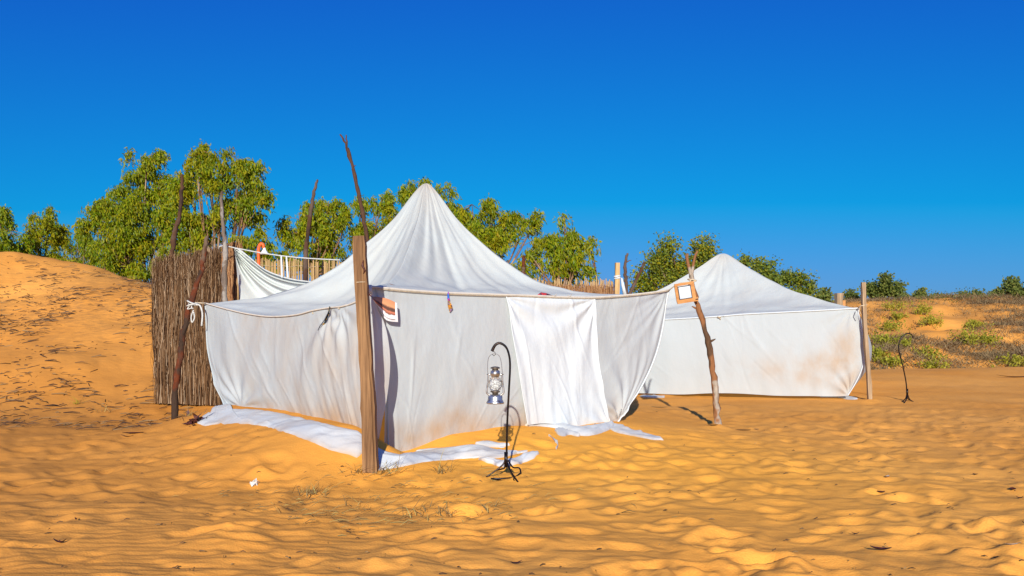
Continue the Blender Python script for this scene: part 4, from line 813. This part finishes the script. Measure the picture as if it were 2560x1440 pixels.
for (x0, x1, lb) in ((703, 705, 'left one of the two white straps hanging from the clothesline'), (716, 720, 'right one of the two white straps hanging from the clothesline')):
    o = strip([tuple(P(x0, 640, 14.2)), tuple(P(x0 + .5, 655, 14.2)), tuple(P((x0 + x1) / 2, 672, 14.2)), tuple(P(x1, 694, 14.2))], [.026, .03, .03, .026], .004).build('strap', M_cloth2); tag(o, lb, 'strap', 'white straps on the clothesline')
# orange lamp
ol = empty('garden_lamp', tuple(P(647, 655, 17.5)), 'orange hooked lamp post with a small white shade behind the clothesline', 'lamp')
MB().tube(bez([P(*p, 17.5) for p in ((647, 745), (647, 660), (646, 630), (648, 616), (652, 610), (658, 612), (659, 620))], 40), .032, 9).build('hooked_post', M_orange, ol)
c_ = P(661, 632, 17.5); MB().lathe(tuple(c_), [(.085, -.03), (.088, -.02), (.06, .02), (.035, .055), (.022, .10), (.01, .11)], 18).build('lamp_shade', M_shade, ol)

# ------------------------------------------------------------------ trees
def leaves(cent, n_per, spread, size, droop, seed, aspect=.2, drop_len=.35, hang=True):
    """drooping sprays of lance-shaped leaves (a folded pair of triangles each)"""
    r_ = np.random.RandomState(seed); m = len(cent) * n_per; c = np.repeat(cent, n_per, 0)
    if hang:
        a = np.repeat(r_.rand(len(cent)) * 6.3, n_per); t = r_.rand(m); out = np.stack([np.cos(a), np.sin(a), 0 * a], -1) * (t[:, None] * spread * .9); out[:, 2] = -drop_len * t ** 1.4 * np.repeat(r_.uniform(.3, 1.2, len(cent)), n_per)
        c = c + out + r_.normal(0, spread * .28, (m, 3))
    else: c = c + r_.normal(0, spread, (m, 3))
    d = r_.normal(0, 1, (m, 3)); d[:, 2] -= droop; d[:, 0] += .45; d /= np.linalg.norm(d, axis=1)[:, None]
    s = r_.normal(0, 1, (m, 3)); s = np.cross(d, s); s /= np.linalg.norm(s, axis=1)[:, None] + 1e-9
    ln = size * r_.uniform(.6, 1.3, m)[:, None]; w_ = ln * aspect
    p0 = c; p1 = c + d * ln * .45 + s * w_; p2 = c + d * ln; p3 = c + d * ln * .45 - s * w_
    V = np.stack([p0, p1, p2, p3], 1).reshape(-1, 3); Fq = np.arange(m * 4).reshape(-1, 4); return V, Fq
def tree(name, Y, blobs, base_px, base_z, label, seed, mat=M_euc, trunks=1, spray=.85, leaf=.15, dens=1.0, group=None, depth=1.0, droop=2.0, trunk_r=.09, cat='tree', aspect=.15, hang=True, mat2=None):
    """blobs: (px, py, rx, ry) clumps of the crown in photo pixels at distance Y"""
    r_ = np.random.RandomState(seed); s = Y / F
    bp = np.array([(base_px - 1280) * s, Y, base_z]); root = empty(name, tuple(bp), label, cat, group)
    cents = []; cent_b = []; bc = []
    for (px, py, rx, ry) in blobs:
        c = np.array(P(px, py, Y)); ryd = (rx + ry) / 2 * s * depth; off = r_.uniform(-.5, .5) * ryd; c[1] += off; bc.append(c)
        rx *= (1.36 if hang else 1.08); ry *= (1.24 if hang else 1.05); nn_ = max(10, int(dens * (rx * ry * s * s) * 135)); g = r_.normal(0, 1, (nn_, 3)); g /= np.linalg.norm(g, axis=1)[:, None]; g *= (r_.rand(nn_, 1) ** .45)
        # sub-clumps give light and dark masses and gaps
        ks = max(3, nn_ // 9); sub = r_.normal(0, 1, (ks, 3)); sub /= np.linalg.norm(sub, axis=1)[:, None]; sub *= r_.uniform(.2, 1.12, (ks, 1)); pick = r_.randint(0, ks, nn_)
        wis = r_.rand(ks) < .14; sub[wis] *= 1.28; g = sub[pick] + (g * .24) * np.where(wis[pick], .6, 1.0)[:, None]; q = c + g * np.array([rx * s, ryd, ry * s]); cents.append(q); cent_b.append(np.full(nn_, len(bc) - 1))
    cents = np.vstack(cents); V, Fq = leaves(cents, 30, spray * .28, leaf, droop, seed + 1, aspect, hang=hang, drop_len=.55 * spray)
    o = mesh('foliage', V, Fq, mat, root, smooth=False); o['kind'] = 'stuff'
    if mat2:
        me_ = o.data; me_.materials.append(mat2); idx = (r_.rand(len(cents)) < .3).repeat(30).astype(np.int32); me_.polygons.foreach_set('material_index', idx)
    # trunks and limbs
    top = np.array(bc); limb = MB(); ct = top.mean(0); forkz = base_z + (top[:, 2].min() - base_z) * .75
    tb = []
    for k in range(trunks):
        o_ = np.array([r_.normal() * .15 * (trunks > 1), r_.normal() * .2, 0]); fk = np.array([bp[0] * .75 + ct[0] * .25 + r_.normal() * .3, Y + r_.normal() * .2, forkz]) + o_ * 2
        pts = interp(np.array([bp + o_ - (0, 0, .3), bp * .6 + fk * .4 + r_.normal(0, .06, 3) + o_, fk]), np.linspace(0, 1, 10))
        MB().tube(pts, np.linspace(trunk_r, trunk_r * .6, 10), 7, wob=.15, seed=k).build('trunk', M_tree_bark, root); tb.append(fk)
    for i, c in enumerate(top):
        fk = min(tb, key=lambda f: np.linalg.norm(f - c)); mid = fk * .45 + c * .55 + np.array([0, 0, -.12 * np.linalg.norm(c - fk)]) + r_.normal(0, .08, 3); q = interp(np.array([fk, mid, c]), np.linspace(0, 1, 8))
        limb.tube(q, np.linspace(trunk_r * .5, trunk_r * .12, 8), 5)
        sel = cents[np.concatenate(cent_b) == i]; 
        for j in r_.choice(len(sel), min(len(sel), 7), replace=False):
            st_ = q[r_.randint(3, 8)]; e = sel[j]; limb.tube([st_, (st_ + e) / 2 + r_.normal(0, .05, 3), e], [trunk_r * .14, trunk_r * .1, trunk_r * .05], 4, cap=False)
    limb.build('limbs', M_tree_bark, root)
    return root
# left group
tree('eucalyptus_tree', 31, [(375, 400, 42, 38), (345, 440, 40, 40), (300, 475, 50, 35), (260, 500, 40, 38), (400, 450, 45, 35), (340, 520, 75, 50), (410, 520, 50, 50), (440, 480, 40, 36), (240, 540, 30, 30), (310, 600, 50, 40), (280, 560, 55, 45), (370, 600, 70, 50), (330, 650, 50, 40), (400, 660, 45, 45)], 350, 1.2, 'tall eucalyptus with a spiky top, tallest tree just left of the brushwood screen', 21, trunks=2, mat2=M_euc_y, dens=.8, trunk_r=.11)
tree('eucalyptus_tree', 29, [(525, 385, 35, 30), (500, 425, 50, 40), (560, 440, 40, 35), (600, 420, 50, 36), (640, 410, 38, 34), (645, 465, 42, 45), (590, 480, 50, 45), (480, 480, 50, 45), (520, 540, 60, 45), (620, 510, 45, 35), (450, 560, 45, 45), (500, 600, 60, 40), (470, 640, 50, 40)], 575, .9, 'broadest eucalyptus, its crown above the pale pole and the clothesline', 22, trunks=2, mat2=M_euc_y, dens=.85, trunk_r=.11)
tree('eucalyptus_tree', 27, [(640, 590, 35, 30), (610, 620, 45, 30), (670, 620, 40, 28), (560, 640, 40, 30), (655, 650, 45, 22)], 620, .9, 'low bright bushy tree right behind the hanging cloth', 23, mat2=M_euc_y, dens=.9)
tree('eucalyptus_tree', 34, [(115, 540, 26, 28), (95, 570, 40, 28), (125, 590, 30, 30), (60, 610, 45, 28), (110, 630, 60, 24), (160, 640, 35, 18), (30, 625, 40, 20)], 110, 2.5, 'pointed golden-green tree on the crest of the left dune', 24, mat=M_euc_y, mat2=M_euc, dens=1.0)
tree('eucalyptus_tree', 33, [(-5, 520, 26, 25), (5, 560, 28, 22), (-15, 590, 40, 30), (35, 575, 24, 16)], -20, 2.8, 'dark tree cut off by the left edge of the view on the left dune', 25, dens=.9)
tree('eucalyptus_tree', 42, [(180, 600, 28, 22), (215, 590, 28, 24), (200, 625, 32, 22), (240, 620, 30, 30), (230, 650, 26, 20), (270, 640, 28, 28)], 225, .4, 'thin see-through tree beyond the left dune slope', 26, dens=.8, trunks=3, trunk_r=.06)
tree('eucalyptus_tree', 40, [(290, 620, 30, 30), (310, 655, 28, 24), (270, 665, 22, 16), (260, 600, 22, 20)], 300, .4, 'slender dark tree showing sky between its stems beyond the left dune', 27, dens=.8, trunks=3, trunk_r=.06)
# middle
tree('eucalyptus_tree', 30, [(745, 530, 38, 32), (820, 500, 30, 24), (790, 540, 45, 35), (740, 580, 45, 38), (800, 590, 50, 40), (850, 520, 32, 30), (860, 570, 40, 38), (770, 635, 55, 30), (850, 630, 45, 30)], 790, .8, 'wide weeping tree behind the dark bare pole', 28, trunks=2, mat2=M_euc_y, dens=.85)
tree('eucalyptus_tree', 31, [(900, 510, 28, 26), (955, 500, 26, 28), (935, 545, 42, 32), (980, 540, 36, 30), (920, 590, 42, 36), (985, 580, 40, 30), (1020, 560, 35, 30), (950, 640, 60, 40)], 940, .6, 'drooping tree behind the tall forked pole and left slope of the larger roof', 29, dens=.85, mat2=M_euc_y)
tree('eucalyptus_tree', 32, [(1045, 452, 22, 22), (1030, 485, 32, 26), (1105, 475, 22, 16), (1120, 505, 28, 24), (1060, 520, 50, 40), (1120, 570, 40, 40)], 1060, .5, 'tree whose twin tops peep out on both sides of the larger tent peak', 30, dens=.9)
tree('eucalyptus_tree', 29, [(1180, 512, 34, 26), (1225, 520, 40, 28), (1180, 550, 40, 30), (1240, 560, 50, 36), (1250, 605, 45, 38), (1310, 540, 36, 24), (1330, 570, 28, 30), (1270, 650, 40, 40), (1200, 600, 40, 40)], 1240, .4, 'dense yellow-green tree right of the larger tent peak', 31, dens=.9, mat2=M_euc_y)
tree('eucalyptus_tree', 27, [(1415, 560, 24, 24), (1400, 590, 40, 26), (1440, 600, 34, 24), (1475, 590, 18, 22), (1385, 635, 45, 30), (1440, 645, 42, 32), (1360, 600, 28, 20), (1350, 670, 45, 24), (1420, 690, 45, 20), (1330, 640, 28, 22)], 1400, .3, 'loose weeping tree behind the gapped cane fence', 32, trunks=2, dens=.85, mat2=M_euc_y)
# right, rounder trees
tree('rounded_tree', 36, [(1680, 625, 38, 22), (1640, 650, 40, 28), (1700, 655, 45, 30), (1620, 685, 34, 28), (1670, 690, 50, 30), (1740, 625, 36, 22), (1765, 650, 24, 22), (1740, 670, 40, 30), (1640, 720, 45, 24), (1720, 715, 50, 26), (1765, 610, 14, 10)], 1690, .3, 'dense rounded grey-green tree behind the mirror pole', 33, mat=M_aca, mat2=M_euc_y, hang=False, spray=.75, leaf=.11, aspect=.35, dens=.9, droop=.5)
tree('rounded_tree', 46, [(1850, 672, 30, 16), (1905, 665, 22, 20), (1925, 685, 32, 20), (1960, 700, 34, 20), (1900, 700, 40, 26), (2000, 712, 24, 20), (1990, 735, 34, 20), (1940, 735, 50, 24)], 1930, .5, 'olive tree rising behind the right roof slope of the smaller tent', 34, mat=M_aca, hang=False, spray=.7, leaf=.13, aspect=.4, dens=.8, droop=.3)
FARS = [(2058, 742, 20, 16, 62, 'small pale round tree past the right end of the smaller roof'), (2130, 738, 14, 12, 78, 'small tree between the grey stump and the thin pale post'),
        (2300, 742, 20, 16, 80, 'lime-topped bush on the ridge, right of the ridge\'s largest tree'), (2352, 743, 22, 10, 85, 'low dark bush on the ridge above the bare sand slope'), (2400, 742, 18, 10, 88, 'flat bush at the middle of the bare ridge'),
        (2445, 738, 13, 12, 86, 'small upright bush on the ridge left of the corner tree'), (2488, 738, 13, 9, 84, 'tiny dark bush on the ridge beside the corner tree'), (2268, 748, 12, 8, 82, 'tiny bush tucked beside the ridge\'s largest tree')]
for i, (px, py, rx, ry, Y, lb) in enumerate(FARS):
    zb = gz((px - 1280) / F * Y, Y) ; tree('ridge_bush', Y, [(px, py, rx * .8, ry), (px - rx * .5, py + ry * .5, rx * .6, ry * .6), (px + rx * .5, py + ry * .5, rx * .6, ry * .6)], px, min(zb, P(px, py + ry, Y).z), lb, 60 + i, mat=M_far, hang=False, spray=.7, leaf=.22, aspect=.4, dens=.5, droop=.2, trunk_r=.05, cat='bush', group='bushes along the right ridge')
tree('ridge_tree', 74, [(2205, 712, 28, 14), (2180, 722, 20, 12), (2235, 718, 20, 16), (2205, 730, 34, 14), (2240, 738, 22, 12)], 2210, 2.6, 'largest tree on the right ridge, just right of the thin pale post', 71, mat=M_far, hang=False, spray=.8, leaf=.22, aspect=.4, dens=.45, droop=.3)
tree('ridge_tree', 70, [(2540, 718, 28, 14), (2520, 732, 30, 16), (2556, 738, 30, 22), (2510, 748, 20, 10)], 2540, 3.2, 'tree at the far right corner of the ridge', 72, mat=M_far, hang=False, spray=.8, leaf=.22, aspect=.4, dens=.45, droop=.3)

# ------------------------------------------------------------------ hill scrub
SHR = [(2235, 765, 16), (2310, 775, 14), (2325, 800, 16), (2225, 815, 16), (2245, 790, 12), (2215, 850, 22), (2195, 885, 18), (2440, 810, 15), (2430, 842, 24), (2465, 850, 14), (2320, 885, 20), (2330, 915, 14), (2545, 905, 22), (2262, 862, 10), (2230, 905, 14)]
WH = ['highest lime shrub on the right slope below the ridge tree', 'lime shrub below the lime-topped ridge bush', 'lime shrub on a small ledge near the middle of the slope', 'spreading lime shrub right of the thin pale post', 'pale twiggy lime shrub high beside the thin pale post',
      'tall lime shrub between the thin pale post and the empty hook stand', 'lime shrub touching the thin pale post', 'upper of two lime shrubs above the sandy hollow', 'largest lime shrub in the middle of the right slope', 'lime shrub joined to the right of the largest shrub', 'lime shrub low on the slope right of the empty hook stand', 'small lime tuft at the foot of the slope by the sand edge', 'lime shrub at the right edge of the view', 'small lime tuft just inside the crook of the empty hook stand', 'small lime tuft at the foot of the empty hook stand slope']
def shrub(px, py, r, label, seed):
    g = ray_ground(px, py + r * .8, 30.5); Y = g[1]; s = Y / F; r_ = np.random.RandomState(seed); R_ = r * s
    R_ *= 1.25; root = empty('lime_shrub', tuple(g), label, 'shrub', 'lime shrubs on the right slope'); cs = g + r_.normal(0, 1, (44, 3)) * (R_ * .85, R_ * .6, R_ * .34) * (.6 + .5 * r_.rand(44, 1)) + (0, 0, R_ * .55)
    V, Fq = leaves(cs, 14, R_ * .20, .12, -.9, seed, .30, hang=False); mesh('foliage', V, Fq, M_shrub, root, smooth=False)['kind'] = 'stuff'
    mb = MB()
    for c in cs[:12]: mb.tube([g - (0, 0, .05), (g + c) / 2 + r_.normal(0, .05, 3), c], [.02, .013, .006], 4)
    mb.build('stems', M_tree_bark, root)
for i, (a, b) in enumerate(zip(SHR, WH)): shrub(*a, b, 90 + i)
def tufts(pts, n_per, h, spread, seed, wd=.006, lean=.6):
    """clumps of bent dry blades"""
    r_ = np.random.RandomState(seed); VV = []; FF = []; nv = 0
    m = len(pts) * n_per; c = np.repeat(np.asarray(pts), n_per, 0) + np.stack([r_.normal(0, spread, m), r_.normal(0, spread, m), np.zeros(m)], -1)
    d = np.stack([r_.normal(0, lean, m), r_.normal(0, lean, m), np.abs(r_.normal(.5, .3, m))], -1) * (h * r_.uniform(.4, 1.2, m))[:, None]
    s = np.stack([r_.normal(0, 1, m), r_.normal(0, 1, m), np.zeros(m)], -1); s /= np.linalg.norm(s, axis=1)[:, None]; s *= wd
    mid = c + d * .55 + (0, 0, 1) * np.abs(d[:, 2:3]) * .12; tip = c + d
    V = np.stack([c - s, c + s, mid + s * .7, mid - s * .7, tip + s * .15, tip - s * .15], 1).reshape(-1, 3); k = np.arange(m)[:, None] * 6
    return V, np.vstack([k + np.array([[0, 1, 2, 3]]), k + np.array([[3, 2, 4, 5]])])
r_ = np.random.RandomState(5); pts = []
while len(pts) < 3800:
    Y = r_.uniform(33, 76); X = r_.uniform(.30, .66) * Y
    if vnoise(np.array([X * .22]), np.array([Y * .12]), 31)[0] + (.5 if X / Y < .46 else .1) > r_.uniform(-.35, .6): pts.append((X, Y))
pts = np.array(pts); pz = gh(pts[:, 0], pts[:, 1]); V, Fq = tufts(np.column_stack([pts, pz]), 26, .36, .34, 6, .016, .9)
tag(mesh('dry_scrub', V, Fq, M_dry, smooth=False), 'low grey-brown dry scrub spread over the right dune slope', 'scrub', kind='stuff')
pts = []
while len(pts) < 110:
    Y = r_.uniform(66, 78); X = r_.uniform(.3, .62) * Y
    if vnoise(np.array([X * .3]), np.array([Y * .1]), 44)[0] > 0: pts.append((X, Y))
pts = np.array(pts); pz = gh(pts[:, 0], pts[:, 1]); V, Fq = leaves(np.column_stack([pts, pz + .10]), 30, .24, .13, -.3, 8, .3, hang=False)
tag(mesh('ridge_scrub', V, Fq, M_far, smooth=False), 'low olive brush growing along the crest of the right ridge', 'scrub', kind='stuff')

# ------------------------------------------------------------------ litter on the sand
def litter(name, gen, count, lmin, lmax, wd, mat, label, seed, flat=.25):
    r_ = np.random.RandomState(seed); V = []; Fq = []; n = 0; P_ = []
    for _ in range(count): P_.append(gen(r_))
    P_ = np.array(P_); z = gh(P_[:, 0], P_[:, 1]); a = r_.normal(0, .6, count) + (r_.rand(count) < .3) * 1.5; ln = r_.uniform(lmin, lmax, count); b = r_.normal(0, .5, count)
    for i in range(count):
        x, y = P_[i]; dx, dy = math.cos(a[i]) * ln[i], math.sin(a[i]) * ln[i]; up = r_.uniform(0, flat) * ln[i]; w_ = wd * r_.uniform(.6, 1.5)
        k0 = (x, y, z[i] + .006); k1 = (x + dx * .5 - dy * .2 * b[i], y + dy * .5 + dx * .2 * b[i], z[i] + .010 + up * .5); k2 = (x + dx, y + dy, z[i] + .008 + up * r_.rand())
        for c, q in ((k0, .6), (k1, 1), (k2, .4)): V += [(c[0], c[1] - w_ * q, c[2]), (c[0], c[1] + w_ * q, c[2] + w_ * .3), (c[0], c[1], c[2] + w_ * 1.6 * q)]
        for s_ in (0, 3):
            for u, v in ((0, 1), (1, 2), (2, 0)): Fq.append((n + s_ + u, n + s_ + v, n + s_ + 3 + v, n + s_ + 3 + u))
        n += 9
    return tag(mesh(name, V, Fq, mat), label, 'litter', kind='stuff')
def g_dune(r_):
    while True:
        acc = r_.rand()
        if r_.rand() < .6: x, y = r_.normal(-9.9, 1.7), r_.normal(21.6, 1.5)
        else: y = r_.uniform(15.5, 25); x = -r_.uniform(.36, .60) * y
        if x < -5.5 and y > 15 and vnoise(np.array([x * .9]), np.array([y * .6]), 88)[0] * .9 + .45 > acc: return x, y
litter('twig_litter', g_dune, 1150, .04, .42, .009, M_litter, 'dead twigs and leaves scattered over the left dune', 3)
litter('twig_litter', lambda r: (lambda y: (r.uniform(-.6, -.33) * y, y))(r.uniform(12.5, 17)), 260, .06, .35, .008, M_litter, 'sparse dark twigs on the sand below the left dune', 4)
def g_fore(r_): y = 5.2 / (1 - r_.rand() * .66); return r_.uniform(-.62, .62) * y, y
litter('leaf_crumbs', g_fore, 240, .012, .055, .0035, M_litter, 'small dark crumbs of leaf scattered over the foreground sand', 5, .15)
def g_post(r_):
    c = [(-1.5, 8.6, .35), (-2.3, 7.9, .4), (-1.2, 8.0, .4), (-.6, 8.4, .35), (-1.7, 7.2, .5), (-.5, 7.0, .45), (.2, 7.3, .5), (-1.2, 6.7, .3)][r_.randint(8)]; return c[0] + r_.normal() * c[2], c[1] + r_.normal() * c[2] * .55
litter('root_litter', g_post, 240, .04, .16, .0024, M_straw, 'tangled dry roots and straw on the sand around the squared timber post', 6, .5)
def tuft(px, py, h, n, label, seed, sp=.05, mat=M_straw, lean=.9, wd=.004):
    g = ray_ground(px, py); V, Fq = tufts([g], n, h, sp, seed, wd, lean); tag(mesh('dry_grass_tuft', V, Fq, mat, smooth=False), label, 'grass tuft', kind='stuff')
tuft(905, 1180, .13, 60, 'dry grass tuft at the left foot of the squared timber post', 1, .09); tuft(975, 1176, .14, 70, 'dry grass tuft at the right foot of the squared timber post', 2, .10)
tuft(1105, 1180, .22, 34, 'thin greenish grass tuft between the timber post and the lantern stand', 3, .05, lean=.5); tuft(775, 1235, .12, 60, 'spiky dry tuft left of and below the timber post', 4, .07, lean=.5)
tuft(905, 1268, .10, 50, 'flattened dry tuft on the sand below the timber post', 5, .14); tuft(1085, 1283, .10, 60, 'long flattened dry tuft in the centre foreground', 6, .16); tuft(1220, 1270, .08, 30, 'small dry tuft right of the long flattened tuft', 7, .10)
tuft(255, 1030, .14, 26, 'small green-brown tuft on sand left of the brushwood screen', 8, .06); tuft(190, 1010, .16, 30, 'green leafed tuft farthest left below the dune', 9, .06, M_shrub)
tuft(470, 1040, .2, 40, 'dry weed beside the foot of the peeling pole', 10, .05, lean=.6)
tuft(1640, 985, .3, 7, 'single arching grass stalk between the two tents', 11, .02, lean=.5); tuft(1800, 975, .35, 7, 'thin arching grass stalks before the smaller tent wall', 12, .03, lean=.8)
# dark heap of dead leaves by the cloth end
g = ray_ground(482, 1060); V, Fq = leaves(np.array([g + (0, 0, .03)]), 45, .06, .11, .1, 4, .3, hang=False); V[:, 2] = np.maximum(V[:, 2], g[2]); tag(mesh('leaf_heap', V, Fq, M_leafdark, smooth=False), 'dark heap of curled dead leaves at the left end of the long cloth strip', 'leaves', kind='stuff')
# single fallen leaves and sticks one can pick out
def fallen(px, py, ln, ang, curl, mat, label, w_=.16, name='fallen_leaf', cat='leaf'):
    g = ray_ground(px, py); n = 9; V = []
    for i in range(n):
        t = i / (n - 1); s = (t - .5) * ln; hw = ln * w_ * math.sin(PI * min(max(t, .03), .97)) ** .8; z = g[2] + .012 + curl * ln * (abs(t - .5) * 2) ** 2
        ax, ay = math.cos(ang), math.sin(ang)
        for q, dz in ((-1, .35), (0, 0), (1, .35)): V.append((g[0] + ax * s - ay * hw * q, g[1] + ay * s + ax * hw * q, z + hw * dz * abs(q) * 1.2))
    f = [(i * 3 + j, i * 3 + j + 1, (i + 1) * 3 + j + 1, (i + 1) * 3 + j) for i in range(n - 1) for j in (0, 1)]
    m = len(V); V += [(x, y, z - .003) for x, y, z in V]; f += [(d + m, c + m, b + m, a + m) for a, b, c, d in f]
    tag(mesh(name, V, f, mat), label, cat)
fallen(2202, 1378, .13, -.35, .14, M_leafdark, 'long pointed dark red leaf lying alone in the lower right foreground')
fallen(2203, 1234, .065, -.3, .2, M_leafdark, 'small folded dark red leaf right of centre in the sand', .3)
fallen(2218, 1195, .065, .6, .2, M_leafpale, 'pale grey-brown curled leaf just above the folded dark red one', .3)
fallen(2532, 1227, .07, 1.2, .2, M_leafdark, 'nearly round dark leaf close to the right edge', .4)
fallen(2549, 1248, .06, -.4, .3, M_leafdark, 'narrow dark leaf below the nearly round one at the right edge')
fallen(2438, 1189, .05, -.7, .2, M_leafdark, 'tiny oval dark leaf above a soft sand ridge at the right', .25)
fallen(2138, 1338, .06, -.3, .25, M_leafdark, 'curved thin dark leaf left of the long pointed one', .1)
fallen(1290, 1412, .08, .3, .2, M_leafdark, 'arched dark leaf sliver at the bottom centre', .1); fallen(2530, 1365, .13, .15, .1, M_leafpale, 'pale curved stalk on the sand in the lower right corner', .04)
fallen(150, 1360, .09, 0, .3, M_leafdark, 'dark curled leaf in the lower left foreground', .15); fallen(190, 1302, .05, -.8, .3, M_leafdark, 'small dark forked leaf above the lower left curled one', .12)
fallen(333, 1085, .28, .1, .05, M_leafdark, 'dark flat bark piece lying left of the peeling pole', .1, 'bark_piece', 'bark'); fallen(318, 1093, .2, -.3, .1, M_leafdark, 'thin bark sliver just below the dark flat bark piece', .06, 'bark_piece', 'bark')
fallen(1858, 1077, .22, -.12, .03, M_leafdark, 'straight dark stick on the sand right of the mirror pole foot', .06, 'stick', 'stick'); fallen(1890, 1075, .09, -.2, .03, M_wire, 'small blue-grey sliver right of the straight stick', .12, 'sliver', 'scrap')
fallen(1782, 1065, .14, -.2, .1, M_bark_red, 'curl of red bark at the left foot of the mirror pole', .14, 'bark_piece', 'bark'); fallen(1648, 1020, .3, -.4, .05, M_straw, 'dry yellowish sprig between the larger tent and the mirror pole', .04, 'sprig', 'sprig')
fallen(2540, 944, .9, -.25, .06, M_litter, 'dark fallen branch on the sand at the right edge', .05, 'stick', 'stick')
# clear plastic scrap
g = ray_ground(638, 1216); r_ = np.random.RandomState(4); V = g + np.column_stack([r_.normal(0, .035, 14), r_.normal(0, .03, 14), np.abs(r_.normal(.03, .025, 14))]); f = [(i, (i + 3) % 14, (i + 7) % 14) for i in range(14)]
tag(mesh('plastic_scrap', V, f, M_plastic, smooth=False), 'crumpled clear plastic scrap on the sand at lower left', 'plastic')
